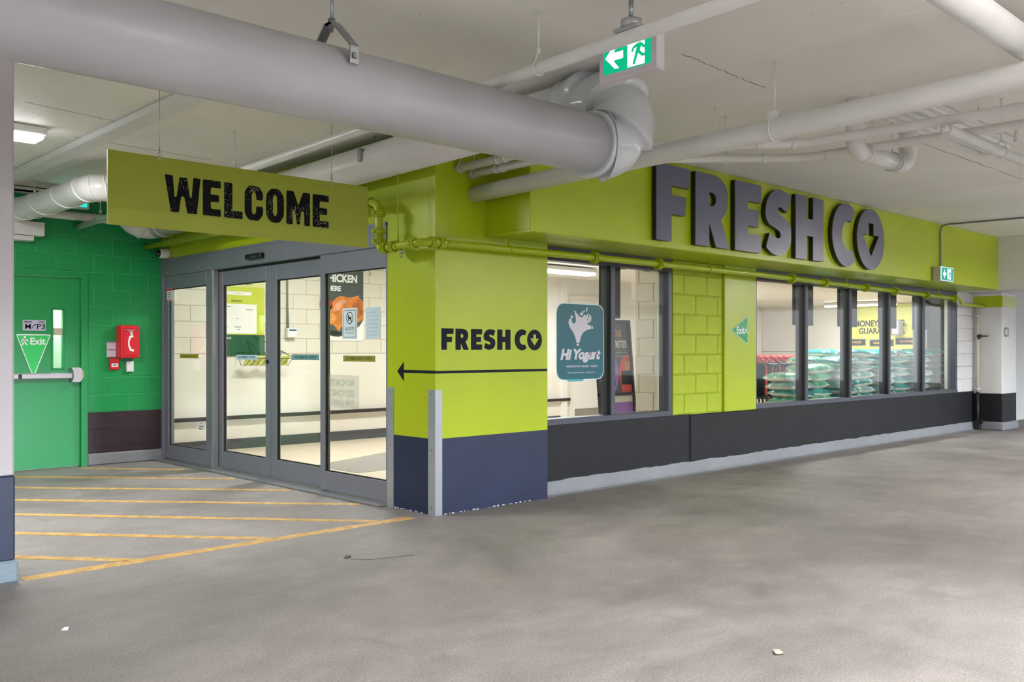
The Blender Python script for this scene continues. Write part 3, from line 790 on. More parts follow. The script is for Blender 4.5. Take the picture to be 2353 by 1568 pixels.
# clevis hanger
def clevis(parent, x, y, zc, R, z_top):
    b = B()
    pr = [(-R - .004, zc + R * .45), (-R - .012, zc + R * .75), (-.03, zc + R + .10), (.03, zc + R + .10), (R + .012, zc + R * .75), (R + .004, zc + R * .45)]
    for s in (-1, 1):
        p = [(s * (R + .006), zc + R * .35), (s * (R + .010), zc + R * .80), (s * .028, zc + R + .105), (s * .028 - s * .05, zc + R + .105)]
        q = [(a + s * .006 if i < 2 else a, z + (.006 if i > 1 else 0)) for i, (a, z) in enumerate(p)]
        for i in range(3):
            a0, z0 = p[i]; a1, z1 = p[i + 1]
            d = Vector((0, a1 - a0, z1 - z0)).normalized(); nn = Vector((0, -d.z, d.y)) * .004
            c = [Vector((x - .022, y + a0, z0)), Vector((x - .022, y + a1, z1)), Vector((x + .022, y + a1, z1)), Vector((x + .022, y + a0, z0))]
            vs = [b.bm.verts.new(v - nn) for v in c] + [b.bm.verts.new(v + nn) for v in c]
            for f in ((3, 2, 1, 0), (4, 5, 6, 7), (0, 1, 5, 4), (1, 2, 6, 5), (2, 3, 7, 6), (3, 0, 4, 7)): b.bm.faces.new([vs[i_] for i_ in f])
    b.cyl((x, y - R - .03, zc + R * .55), (x, y + R + .03, zc + R * .55), .007, 8)
    for s in (-1, 1): b.cyl((x, y + s * (R + .012), zc + R * .55), (x, y + s * (R + .026), zc + R * .55), .014, 6)
    b.cyl((x, y, zc + R + .09), (x, y, zc + R + .13), .016, 6)
    h = O('clevis_hanger', b, STEEL, parent)
    O('hanger_rod', B().cyl((x, y, zc + R + .07), (x, y, z_top), .008, 10), STEEL, h)
clevis(du, -2.19, -1.98, 2.45, .168, ZC)
clevis(du, -5.2, -1.98, 2.45, .168, ZC)
hb = B(); hb.box((-.19, .42, 2.80), (-.15, .46, 2.93), .004)
O('strap_hanger', B().box((-.345, .50, 2.74), (-.322, .54, 2.84), .003).box((-.345, .50, 2.835), (-.18, .54, 2.842)), STEEL, du)
O('hanger_rod', B().cyl((-.19, .52, 2.84), (-.19, .52, ZC), .005, 8), STEEL, du)

# slim white pipe under the exit sign
tp = T('slim_pipe', 'slim white ceiling pipe passing in front of the green exit sign', 'pipe', (-1.1, 0, 2.66))
O('pipe_run', B().tube([(-1.275, -4.9, 2.69), (-1.205, -2.885, 2.677), (-1.06, 1.07, 2.64), (-.921, 5.02, 2.608)], .031, 20), PIPEW, tp)
for y in (-2.28, 1.16, 4.3):
    t = (y + 2.885) / 7.905; x = -1.205 + t * .284; z = 2.677 - t * .069
    h = hanger_rod(tp, x, y, z + .075, .0045)
    O('ring_hanger', B().ring((x, y, z), (0, 1, 0), .036, .004, 24, 6).tube([(x - .03, y, z + .02), (x, y, z + .085), (x + .03, y, z + .02)], .004, 6).cyl((x, y, z + .07), (x, y, z + .10), .011, 6), PIPEW, h)
O('wall_collar', B().ring((-.921, 5.005, 2.608), (0, 1, 0), .038, .010, 18, 6), GREEN, tp)

# white pipe ending at the pier
mp = T('white_main_pipe', 'thick white pipe running from the lime pier over the fascia', 'pipe', (.4, -2, 2.52))
O('pipe_run', B().tube([(.397, .02, 2.505), (.397, -2.7, 2.562), (.397, -4.2, 2.598), (.397, -9, 2.70)], .064, 28), PIPEW, mp)
h = hanger_rod(mp, .397, -2.66, 2.66, .006)
O('ring_hanger', B().ring((.397, -2.66, 2.562), (0, 1, 0), .070, .006, 30, 6).box((.345, -2.68, 2.60), (.352, -2.64, 2.66), .002).box((.442, -2.68, 2.60), (.449, -2.64, 2.66), .002).prism([(-.052, .04), (.052, .04), (.018, .11), (-.018, .11)], (Vector((.397, -2.66, 2.562)), X, Z, -Y), -.01, .01), PIPEW, h)
O('end_rivets', B().cyl((.34, -.05, 2.50), (.335, -.05, 2.50), .006, 8).cyl((.345, -.05, 2.53), (.34, -.05, 2.53), .006, 8), STEEL, mp)

# pair of small pipes with the jog
def small_pipe(label, pts, r, coup):
    t = T('small_pipe', label, 'pipe', pts[0])
    O('pipe_run', B().tube(pts, r, 18), PIPEW, t)
    for p, ax in coup: couplings(t, [p], ax, r, PIPEW)
    return t
sa = small_pipe('upper of the two small jogged white pipes above the fascia sign', [(.216, .02, 2.685), (.216, -.95, 2.692), (.30, -1.05, 2.693), (1.36, -2.20, 2.70), (1.43, -2.34, 2.70), (1.50, -4.0, 2.70), (1.6, -8, 2.72)], .032, [((.216, -.55, 2.69), (0, 1, 0)), ((.216, -.47, 2.69), (0, 1, 0)), ((1.22, -2.05, 2.70), (1, -1.05, 0)), ((1.38, -2.23, 2.70), (1, -1.4, 0)), ((1.445, -2.46, 2.70), (0, 1, 0))])
sb = small_pipe('lower of the two small jogged white pipes above the fascia sign', [(.351, .02, 2.655), (.351, -.75, 2.66), (.43, -.84, 2.66), (1.62, -2.06, 2.66), (1.69, -2.20, 2.66), (1.76, -4.0, 2.66), (1.85, -8, 2.68)], .030, [((.351, -.38, 2.657), (0, 1, 0)), ((.351, -.31, 2.657), (0, 1, 0)), ((1.50, -1.93, 2.66), (1, -1.05, 0)), ((1.70, -2.32, 2.66), (0, 1, 0))])
for t, x, y, z in [(sa, .216, -.05, 2.685), (sb, .351, -.05, 2.655), (sa, 1.02, -1.83, 2.70), (sa, 1.46, -2.75, 2.70), (sb, 1.30, -1.73, 2.66), (sa, 1.49, -3.4, 2.70)]:
    h = hanger_rod(t, x, y, z + .06, .0035)
    O('ring_hanger', B().ring((x, y, z), (0, 1, 0), .035, .0035, 20, 6).tube([(x - .03, y, z + .02), (x, y, z + .07), (x + .03, y, z + .02)], .0035, 6), PIPEW, h)

# pipe crossing on the right, stub with elbow, near pipe top right
xp = T('cross_pipe', 'white pipe crossing diagonally below the ribbed light fitting', 'pipe', (3, -3.2, 2.6))
O('pipe_run', B().cyl((1.30, -3.29, 2.605), (12, -3.29, 2.56), .033, 18), PIPEW, xp)
for x in (2.22, 6.0):
    h = hanger_rod(xp, x, -3.29, 2.67, .0045)
    O('ring_hanger', B().ring((x, -3.29, 2.60), (1, 0, 0), .038, .004, 22, 6).tube([(x, -3.325, 2.62), (x, -3.31, 2.67), (x, -3.27, 2.67), (x, -3.255, 2.62)], .004, 6), PIPEW, h)
O('sprinkler_head', B().cyl((1.24, -3.29, 2.605), (1.31, -3.29, 2.605), .02, 12).cyl((1.24, -3.29, 2.605), (1.24, -3.29, 2.56), .010, 8).cyl((1.24, -3.29, 2.555), (1.24, -3.29, 2.56), .022, 10).tube([(1.16, -3.30, 2.60), (1.20, -3.27, 2.59), (1.24, -3.29, 2.605)], .008, 8), PIPEW, xp)
sp_ = T('stub_drain', 'short white drain pipe with an elbow rising into the ceiling', 'pipe', (2, -2.6, 2.62))
O('pipe_run', B().cyl((1.62, -2.6, 2.62), (2.20, -2.6, 2.62), .062, 24), PIPEW, sp_)
O('elbow', B().tube(catmull([(2.16, -2.6, 2.62), (2.25, -2.6, 2.625), (2.33, -2.6, 2.67), (2.36, -2.6, 2.75), (2.36, -2.6, ZC)], 8), .064, 24), PIPEW, sp_)
O('collar', B().cyl((2.14, -2.6, 2.62), (2.19, -2.6, 2.62), .070, 24), PIPEW, sp_); O('collar', B().cyl((2.36, -2.6, 2.76), (2.36, -2.6, 2.80), .070, 24), PIPEW, sp_); O('collar', B().cyl((1.66, -2.6, 2.62), (1.70, -2.6, 2.62), .069, 24), PIPEW, sp_)
O('side_branch', B().tube(catmull([(1.68, -2.6, 2.62), (1.60, -2.6, 2.622), (1.54, -2.6, 2.66), (1.53, -2.6, 2.74), (1.53, -2.6, ZC)], 6), .06, 18), PIPEW, sp_)
O('pipe_strap', B().ring((2.10, -2.6, 2.62), (1, 0, 0), .068, .004, 24, 6).cyl((2.10, -2.6, 2.68), (2.10, -2.6, ZC), .004, 6), PIPEW, sp_)
np_ = T('near_ceiling_pipe', 'broad white pipe crossing the top right corner', 'pipe', (1, -3.95, 2.75))
O('pipe_run', B().cyl((-1.2, -3.95, 2.80), (14, -3.95, 2.74), .072, 28), PIPEW, np_)

# lime sprinkler pipe: along the doors, down the drop, round the pier and along the windows
lp = T('lime_sprinkler_pipe', 'lime painted sprinkler pipe dropping past the pier and along the windows', 'pipe', (0, 0, 2.08))
O('upper_run', B().cyl((-.19, 5.02, 2.445), (-.19, .64, 2.44), .030, 18), LIME_PIPE, lp)
O('drop_bend', B().tube(catmull([(-.19, .66, 2.44), (-.19, .58, 2.44), (-.19, .51, 2.425), (-.19, .475, 2.38), (-.19, .47, 2.30), (-.19, .47, 2.14), (-.19, .465, 2.10), (-.19, .43, 2.068), (-.19, .36, 2.066)], 6), .032, 18), LIME_PIPE, lp)
O('corner_run', B().tube(catmull([(-.19, .38, 2.066), (-.19, 0.05, 2.072), (-.185, -.05, 2.073), (-.15, -.105, 2.074), (-.08, -.12, 2.074), (0, -.12, 2.074)], 8), .030, 18), LIME_PIPE, lp)
O('window_run', B().tube([(-.06, -.12, 2.074), (2.0, -.12, 2.087), (4.3, -.12, 2.088), (9.9, -.12, 2.034)], .029, 18), LIME_PIPE, lp)
O('end_run', B().tube(catmull([(9.86, -.12, 2.035), (10.0, -.115, 2.03), (10.1, -.09, 2.0), (10.2, -.06, 1.975), (10.4, -.05, 1.968), (11.0, -.05, 1.965), (11.14, -.05, 1.965)], 6), .024, 14), LIME_PIPE, lp)
couplings(lp, [(-.19, .47, 2.345), (-.19, .47, 2.20), (-.19, .47, 2.125)], (0, 0, 1), .036, LIME_PIPE)
couplings(lp, [(-.19, .60, 2.44), (-.19, .385, 2.066), (-.19, .285, 2.068), (-.19, .03, 2.072)], (0, 1, 0), .034, LIME_PIPE)
couplings(lp, [(-.04, -.12, 2.074), (-.115, -.115, 2.074)], (1, 0, 0), .033, LIME_PIPE)
couplings(lp, [(1.70, -.12, 2.086), (2.62, -.12, 2.088), (5.08, -.12, 2.08), (5.85, -.12, 2.072), (6.9, -.12, 2.062), (7.75, -.12, 2.053), (8.75, -.12, 2.044), (9.75, -.12, 2.035)], (1, 0, 0), .040, LIME_PIPE)
for (x, y, z, top) in [(-.19, .22, 2.07, ZC), (.66, -.12, 2.078, 2.18), (3.45, -.12, 2.088, 2.18), (6.4, -.12, 2.067, 2.18), (9.2, -.12, 2.04, 2.18), (-.19, 4.3, 2.444, ZC)]:
    ax = (0, 1, 0) if x < 0 else (1, 0, 0)
    O('ring_hanger', B().ring((x, y, z), ax, .036, .004, 22, 6).cyl((x, y, z + .033), (x, y, top), .005, 8).cyl((x, y, z + .035), (x, y, z + .06), .010, 6), LIME_PIPE, lp)
O('sprinkler_head', B().cyl((-.19, .18, 2.04), (-.19, .18, 2.005), .010, 10).tube([(-.19, .165, 2.01), (-.19, .155, 1.995), (-.19, .18, 1.985)], .003, 6).tube([(-.19, .195, 2.01), (-.19, .205, 1.995), (-.19, .18, 1.985)], .003, 6).cyl((-.19, .18, 1.98), (-.19, .18, 1.984), .018, 12), STEEL, lp)
O('wall_collar', B().ring((-.19, 5.008, 2.445), (0, 1, 0), .038, .010, 18, 6), GREEN, lp)

# things hung near the green wall
wd = T('wrapped_duct', 'white duct wound with wire in front of the green wall', 'duct', (-1.5, 4, 2.71))
dp = catmull([(-1.62, 5.0, 2.70), (-1.56, 4.6, 2.705), (-1.50, 3.9, 2.71), (-1.49, 3.15, 2.715), (-1.44, 2.98, 2.715), (-1.30, 2.92, 2.71), (-.95, 2.93, 2.70), (-.6, 2.93, 2.70)], 14)
O('duct_run', B().tube(dp, .118, 32), PIPEW, wd)
hel = []
nn_ = len(dp)
for i in range(nn_ * 5):
    f = i / (nn_ * 5 - 1) * (nn_ - 1.001); k_ = int(f); p = dp[k_].lerp(dp[k_ + 1], f - k_); t = (dp[k_ + 1] - dp[k_]).normalized()
    u = t.cross(Z).normalized(); v = t.cross(u); a = i * .118
    hel.append(p + (u * math.cos(a) + v * math.sin(a)) * .119)
O('wire_wrap', B().tube(hel, .008, 5), mat('white_wire', '#e6e6e4', .4), wd)
h = hanger_rod(wd, -1.53, 4.45, 2.86, .004)
O('ring_hanger', B().ring((-1.53, 4.45, 2.707), (.1, 1, 0), .124, .004, 30, 6).cyl((-1.53, 4.45, 2.83), (-1.53, 4.45, 2.87), .012, 6), PIPEW, h)
wp = T('wall_conduit', 'thick white pipe along the top of the green wall', 'pipe', (-1, 4.9, 2.71))
O('pipe_run', B().cyl((-3, 4.9, 2.72), (-.05, 4.9, 2.70), .045, 18), PIPEW, wp)
O('pipe_clip', B().ring((-.8, 4.9, 2.705), (1, 0, 0), .05, .006, 20, 6).box((-.81, 4.9, 2.70), (-.79, 5.03, 2.72)), PIPEW, wp)
O('cable_tray', B().box((-3, 4.86, 2.90), (-.3, 4.98, 2.93), .004).box((-3, 4.86, 2.90), (-.3, 4.868, 2.955)), PIPEW, label='narrow white cable tray under the ceiling at the green wall', cat='cable tray')
ub = T('wall_unit', 'boxy white unit high on the green wall beside the column', 'unit', (-1.6, 4.85, 2.45))
O('housing', B().prism([(0, 2.50), (0, 2.60), (.18, 2.60), (.18, 2.46), (.06, 2.46)], (Vector((-2.05, 5.02, 0)), -Y, Z, X), 0, .73), PIPEW, ub)
O('lower_flange', B().box((-2.05, 4.86, 2.405), (-1.415, 5.02, 2.455), .004), PIPEW, ub)
dc = T('dome_camera', 'small white dome camera in the corner above the sliding door', 'camera', (-.06, 4.8, 2.38))
O('housing', B().tube([(0, 4.83, 2.37), (-.02, 4.83, 2.37), (-.09, 4.83, 2.365), (-.11, 4.83, 2.365)], [.055, .055, .052, .048], 22), WHITE, dc)
O('dome', B().ellipsoid((-.11, 4.83, 2.365), .045, .044, .044), mat('smoked_dome', '#2b2730', .1), dc)

# ------------------------------------------------------------------ exit signs
EXG = emission('exit_green_light', '#10b583', .55)
EXW = emission('exit_white_light', '#f2fffa', .62)
def runner(parent, frame, s, m):
    o_, U, V, Nn = frame
    def P(pts): return [(a * s, b * s) for a, b in pts]
    for out in ([arc(.58, .90, .075, .085, 0, 345, 14)],
                [[(.46, .78), (.66, .80), (.80, .66), (.95, .60), (.92, .53), (.74, .57), (.66, .66), (.60, .50), (.74, .36), (.98, .34), (.98, .26), (.70, .26), (.52, .42), (.36, .02), (.26, .05), (.40, .46), (.46, .66), (.34, .62), (.26, .50), (.19, .54), (.28, .70)]]):
        shape('running_figure', [P(q) for q in out], frame, .0012, .002, m, parent)
e1 = T('exit_sign', 'lit green exit sign with arrow hanging from the ceiling', 'exit sign', (-1.03, -2.744, 2.56), group=None)
O('housing', B().box((-1.06, -2.92, 2.561), (-1.0, -2.568, 2.765), .006), mat('pale_pink_casing', '#c9bfc4', .4), e1)
O('light_panel', B().box((-1.062, -2.885, 2.592), (-1.059, -2.60, 2.742)), EXG, e1)
O('door_symbol', B().box((-1.0632, -2.85, 2.597), (-1.0618, -2.748, 2.738)), EXW, e1)
runner(e1, FX(-1.0632, -2.748, 2.600), .125, EXG)
shape('arrow', [[(0, .05), (.06, .11), (.085, .11), (.05, .068), (.11, .068), (.11, .032), (.05, .032), (.085, -.01), (.06, -.01)]], FX(-1.0618, -2.612, 2.618), .0004, .0016, EXW, e1)
O('canopy', B().cyl((-1.03, -2.744, 2.79), (-1.03, -2.744, 2.83), .05, 24).box((-1.075, -2.82, 2.775), (-.985, -2.668, 2.795), .006), mat('canopy_grey', '#a9a9ab', .35, metal=.3), e1)
O('drop_tube', B().cyl((-1.03, -2.744, 2.82), (-1.03, -2.744, ZC), .012, 14).cyl((-1.03, -2.744, 2.76), (-1.03, -2.744, 2.78), .03, 14), STEEL, e1)
e2 = T('exit_sign', 'small lit exit box on the right end of the lime fascia', 'exit sign', (8.2, -.56, 2.19))
O('housing', B().box((8.04, -.60, 2.185), (8.46, -.50, 2.375), .004), mat('beige_casing', '#b8b49c', .5), e2)
O('face_frame', B().box((8.04, -.604, 2.185), (8.46, -.60, 2.375)), emission('exit_face_pale', '#cfeee6', .5), e2)
O('light_panel', B().box((8.075, -.606, 2.20), (8.435, -.604, 2.36)), emission('exit_teal_light', '#3aa694', .55), e2)
O('door_symbol', B().box((8.25, -.608, 2.212), (8.37, -.606, 2.35)), EXW, e2)
runner(e2, FY(8.26, -.6068, 2.215), .12, emission('exit_teal_light', '#3aa694', .55))
shape('arrow', [[(0, .05), (.06, .11), (.075, .10), (.05, .07), (.11, .07), (.11, .03), (.05, .03), (.075, 0), (.06, -.01)]], FY(8.10, -.606, 2.23), .0004, .0016, EXW, e2)
O('painted_box_shadow', B().box((7.97, -.504, 2.19), (8.05, -.498, 2.37)), mat('lime_shadow_tone', '#6c7c10', .5), e2)  # darker lime strip painted as the exit box's shadow on the fascia
O('conduit', B().tube(catmull([(8.24, -.52, 2.375), (8.24, -.52, 2.6), (8.24, -.52, 2.85), (8.24, -.545, 2.92), (8.25, -.63, 2.945), (8.3, -1.0, 2.948), (8.45, -4, 2.948), (8.5, -8, 2.948)], 6), .011, 10), mat('grey_conduit', '#6f7270', .4, metal=.4), label='thin grey conduit running over the ceiling to the small exit box', cat='conduit')
e3 = T('exit_sign', 'lit teal exit sign partly behind the wrapped white duct', 'exit sign', (-1.18, 4.52, 2.74))
O('housing', B().box((-1.385, 4.5, 2.735), (-.985, 4.56, 2.91), .005), mat('grey_casing', '#b9bcbc', .4), e3)
O('light_panel', B().box((-1.33, 4.497, 2.755), (-1.01, 4.5, 2.895)), emission('exit_cyan_light', '#28e0c8', .6), e3)
O('arrow', B().prism([(-1.25, 2.79), (-1.19, 2.83), (-1.19, 2.805), (-1.12, 2.805), (-1.12, 2.775), (-1.19, 2.775), (-1.19, 2.75)], FY(0, 4.497, .02), 0, .001), EXW, e3)
O('drop_tube', B().cyl((-1.18, 4.53, 2.9), (-1.18, 4.53, ZC), .012, 10), STEEL, e3)

# ------------------------------------------------------------------ lamps
def ceiling_lamp(x, y, z, length, watts, label,  name='ceiling_lamp', size=.24, emit=9, up=0.0, turn=False):
    t = T(name, label, 'lamp', (x, y, z), group='ceiling lamps')
    O('housing', B().box((x - length / 2, y - size / 2, z), (x + length / 2, y + size / 2, z + .064), .01), WHITE, t)
    O('diffuser', B().box((x - length / 2 + .02, y - size / 2 + .015, z - .035), (x + length / 2 - .02, y + size / 2 - .015, z), .014), emission('lamp_diffuser', '#fbfdff', emit), t)
    l = bpy.data.lights.new('lamp_light', 'AREA'); l.shape = 'RECTANGLE'; l.size = length * .96; l.size_y = size * .9; l.energy = watts; l.color = (1.0, .985, .985)
    lo = bpy.data.objects.new('lamp_light', l); COL.objects.link(lo); lo.location = (x, y, z - .04); 
    lo.parent = t; lo.matrix_parent_inverse = Matrix.Translation(-Vector(t.location))
    if up:
        l2 = l.copy(); l2.energy = watts * up; l2.size_y = size * .5
        lo2 = bpy.data.objects.new('added_uplight', l2); COL.objects.link(lo2); lo2.location = (x, y, z + .07); lo2.rotation_euler = (math.pi, 0, 0)  # upward light added to brighten the ceiling
        lo2.parent = t; lo2.matrix_parent_inverse = Matrix.Translation(-Vector(t.location))
    if turn:
        M_ = Matrix.Translation((x, y, 0)) @ Matrix.Rotation(math.pi / 2, 4, 'Z') @ Matrix.Translation((-x, -y, 0))
        for ch in t.children:
            if ch.type == 'MESH': ch.data.transform(M_)
            else: ch.rotation_euler.z += math.pi / 2
    return t
names_ = ['unseen hanging lamp above the garage lane left of the view', 'unseen hanging lamp over the lane right of the camera', 'unseen hanging lamp over the lane facing the long window', 'unseen hanging lamp at the far right end of the lane', 'unseen hanging lamp behind the camera on the left', 'unseen hanging lamp behind the camera on the right']
k_ = 0
for (x, y, z, d, L_, w_, lab) in GARAGE_LAMPS:
    if lab is None:
        lab = names_[k_]; k_ += 1
        ceiling_lamp(x, y, 2.55, L_, w_, lab, 'unseen_lamp', up=.55)  # unseen lamps, hung low with an added uplight for the ceiling
    else: ceiling_lamp(x, y, z, L_, w_, lab)
for (x, y, z, w_, lab) in [(-1.35, 5.4, 2.3, 22, 'stairwell lamp behind the green exit door'), (1.7, 3.4, 2.89, 48, 'vestibule lamp behind the sliding doors'), (5.6, 3.9, 2.44, 44, 'shop lamp between the two windows'), (8.4, 1.1, 2.44, 38, 'shop lamp above the stacked sacks'), (12.5, 5.5, 2.44, 42, 'shop lamp seen through the left panes of the long window'), (18.6, 5.6, 2.44, 20, 'shop lamp in front of the yellow slogan wall'), (16.5, 3.0, 2.44, 60, 'shop lamp at the right of the shop floor')]:
    ceiling_lamp(x, y, z, 1.9 if 'slogan' in lab else 1.25, w_, lab, 'shop_lamp', turn='slogan' in lab)
lv_ = T('ribbed_light_fitting', 'unlit white ribbed light fitting on the ceiling at right', 'light fitting', (2.4, -2.78, 2.9))
b = B(); b.box((1.55, -2.96, 2.905), (3.62, -2.62, ZC), .01); O('housing', b, PIPEW, lv_)
for i in range(4):
    y = -2.93 + i * .085
    O('tube_trough', B().tube([(1.58, y + .03, 2.90), (3.56, y + .03, 2.90)], .022, 10), WHITE, lv_)
O('end_cap', B().ellipsoid((3.62, -2.79, 2.915), .06, .17, .05), PIPEW, lv_)
O('spring_hanger', B().cyl((3.1, -3.1, 2.86), (3.1, -3.1, ZC), .004, 6).cyl((3.1, -3.1, 2.84), (3.1, -3.1, 2.92), .015, 8), PIPEW, lv_)
# ------------------------------------------------------------------ floor markings and litter
fm = T('floor_marking', 'worn yellow hatched no-parking lines in front of the doors', 'floor marking', (-1.3, 1, 0))
def stripe(x0, y0, x1, y1, w):
    a = Vector((x0, y0, 0)); c = Vector((x1, y1, 0)); d = (c - a); n = 14; q = Vector((-d.y, d.x, 0)).normalized(); b = B(); prev = None
    for i in range(n + 1):
        p = a + d * i / n; ww = w / 2 * random.uniform(.88, 1.1)
        cur = [b.bm.verts.new(p + q * ww + Z * .0005), b.bm.verts.new(p - q * ww + Z * .0005), b.bm.verts.new(p - q * ww + Z * .002), b.bm.verts.new(p + q * ww + Z * .002)]
        if prev:
            for k in range(4): b.bm.faces.new((prev[k], prev[(k + 1) % 4], cur[(k + 1) % 4], cur[k]))
        else: b.bm.faces.new(cur)
        prev = cur
    b.bm.faces.new(prev[::-1])
    O('stripe', b, YELLOW, fm)
stripe(-2.88, .055, -.18, .075, .10)
for (x0, y0, x1, y1) in [(-2.27, .11, -2.85, .80), (-1.36, .13, -2.72, 1.72), (-.45, .13, -2.65, 2.70), (-.11, .84, -2.55, 3.55), (-.12, 1.92, -2.3, 4.25), (-.14, 2.96, -1.9, 4.87), (-.21, 3.985, -.95, 4.87)]:
    stripe(x0, y0, x1, y1, .085)

def crumpled(name, x, y, r, m, label, cat):
    b = B(); n = 9; c = b.bm.verts.new((x, y, .012)); ring = []
    for i in range(n):
        a = 2 * math.pi * i / n; rr = r * random.uniform(.55, 1.15)
        ring.append(b.bm.verts.new((x + rr * math.cos(a) * 1.3, y + rr * math.sin(a), random.uniform(.002, .014))))
    for i in range(n): b.bm.faces.new((c, ring[i], ring[(i + 1) % n]))
    low = [b.bm.verts.new((v.co.x, v.co.y, v.co.z - .0015)) for v in ring]
    for i in range(n): b.bm.faces.new((ring[i], low[i], low[(i + 1) % n], ring[(i + 1) % n]))
    b.bm.faces.new(low[::-1])
    O(name, b, m, label=label, cat=cat)
crumpled('paper_scrap', -3.03, -1.087, .014, PAPERW, 'tiny white scrap on the floor at lower left', 'litter')
crumpled('dry_leaf', -.983, -3.488, .024, mat('dry_leaf', '#a79c90', .7), 'dry grey leaf on the concrete at lower right', 'leaf')
crumpled('dry_leaf', -1.28, -.735, .028, mat('dark_leaf', '#5c554f', .7), 'dark crumpled leaf on the floor in front of the pier', 'leaf')
O('twig', B().tube([(-1.30, -.80, .004), (-1.22, -.90, .006), (-1.10, -.93, .005), (-.95, -.97, .004)], .0016, 6), mat('twig', '#4f4842', .8), label='thin dark twig lying beside the crumpled leaf', cat='twig')

# ------------------------------------------------------------------ green wall fittings
GY = 5.022
ph = T('emergency_phone', 'red emergency phone box on the green wall', 'phone box', (-.415, 5, 1.175))
O('housing', B().box((-.522, 4.905, 1.178), (-.30, GY, 1.545), .012, 2), RED, ph)
O('door_panel', B().box((-.478, 4.898, 1.21), (-.318, 4.906, 1.515), .004), RED, ph)
O('label_strip', B().box((-.462, 4.8965, 1.475), (-.334, 4.8985, 1.508)), DARKRED, ph)
text('phone_lettering', 'EMERGENCY', FY(-.455, 4.8965, 1.488), .115, .012, mat('pale_red_print', '#f2a9a6', .5), ph, d0=0, d=.001)
text('phone_lettering', 'PHONE', FY(-.425, 4.8965, 1.472), .05, .012, WHITEPRINT, ph, d0=0, d=.001)
O('lock', B().cyl((-.398, 4.898, 1.452), (-.398, 4.892, 1.452), .016, 6), WHITE, ph)
hs = stroke([(.055, .0), (.02, .01), (0, .06), (0, .11), (.015, .155), (.05, .165)], [.012, .014, .008, .008, .014, .012])
shape('handset_symbol', [hs], FY(-.425, 4.8978, 1.262), 0, .0015, WHITEPRINT, ph)
nt_ = T('notice_card', 'small printed notice left of the red phone box', 'notice', (-.57, 5, 1.18))
O('card', B().box((-.622, 5.012, 1.185), (-.525, GY, 1.36)), mat('pale_pink_card', '#d9c9d6', .6), nt_)
for z in (1.19, 1.272, 1.352): O('print_line', B().box((-.617, 5.011, z - .003), (-.53, 5.0125, z + .003)), GREYPRINT, nt_)
pu = T('pull_station', 'small red fire alarm station below the notice', 'alarm', (-.55, 5, 1.05))
O('housing', B().box((-.597, 4.985, 1.05), (-.498, GY, 1.178), .006), RED, pu)
O('white_label', B().box((-.582, 4.982, 1.082), (-.51, 4.986, 1.122), .001), WHITEPRINT, pu)
text('alarm_lettering', 'FIRE', FY(-.566, 4.982, 1.092), .04, .018, GREYPRINT, pu, d0=0, d=.001)
jb = T('blank_plate', 'blank white wall plate below the red phone box', 'wall plate', (-.37, 5, 1.02))
O('plate', B().box((-.412, 4.988, 1.024), (-.334, GY, 1.146), .004), WHITE, jb)
O('screws', B().cyl((-.373, 4.988, 1.138), (-.373, 4.985, 1.138), .004, 8).cyl((-.373, 4.988, 1.032), (-.373, 4.985, 1.032), .004, 8), STEEL, jb)
mpz = T('door_number_plate', 'grey M P3 plate on the green exit door', 'plate', (-1.36, 5.03, 1.47))
O('plate', B().box((-1.475, 5.03, 1.474), (-1.25, 5.036, 1.588), .001), mat('lilac_grey_plate', '#b9b6cc', .5), mpz)
text('plate_lettering', 'M', FY(-1.452, 5.03, 1.492), .055, .053, LETTER_PRINT, mpz, bold=.008, d0=0, d=.001)
text('plate_lettering', 'P3', FY(-1.338, 5.03, 1.492), .08, .053, LETTER_PRINT, mpz, bold=.012, d0=0, d=.001)
O('swash', B().prism([(-1.395, 1.495), (-1.388, 1.495), (-1.362, 1.53), (-1.342, 1.536), (-1.342, 1.542), (-1.365, 1.538)], FY(0, 5.03, 0), 0, .001), LETTER_PRINT, mpz)
text('plate_lettering', 'MAIN', FY(-1.458, 5.03, 1.558), .07, .018, LETTER_PRINT, mpz, d0=0, d=.001)
text('plate_lettering', 'LEVEL', FY(-1.322, 5.03, 1.558), .06, .018, LETTER_PRINT, mpz, d0=0, d=.001)
tri = T('exit_triangle', 'green inverted triangle exit sticker on the green door', 'exit sticker', (-1.37, 5.03, 1.02))
tp_ = [(-1.54, 1.436), (-1.197, 1.436), (-1.352, 1.02), (-1.388, 1.02)]
shape('white_border', [rnd(tp_, .02)], FY(0, 5.035, 0), 0, .002, WHITEPRINT, tri)
shape('green_field', [rnd([(-1.528, 1.425), (-1.210, 1.425), (-1.358, 1.028), (-1.382, 1.028)], .015)], FY(0, 5.033, 0), 0, .001, SIGNGREEN, tri)
text('exit_lettering', 'Exit', FY(-1.402, 5.032, 1.325), .15, .075, WHITEPRINT, tri, bold=.022, d0=0, d=.001)
wk = []
for pth, hw in (([(-1.455, 1.39), (-1.455, 1.36)], .008), ([(-1.485, 1.352), (-1.475, 1.378), (-1.455, 1.388), (-1.437, 1.376), (-1.42, 1.362)], .006), ([(-1.487, 1.32), (-1.468, 1.34), (-1.455, 1.365), (-1.448, 1.34), (-1.428, 1.322)], .007)):
    shape('walking_figure', [stroke(pth, hw)], FY(0, 5.032, 0), 0, .001, WHITEPRINT, tri)
shape('walking_figure', [arc(-1.455, 1.404, .011, .013, 0, 340, 12)], FY(0, 5.032, 0), 0, .001, WHITEPRINT, tri)

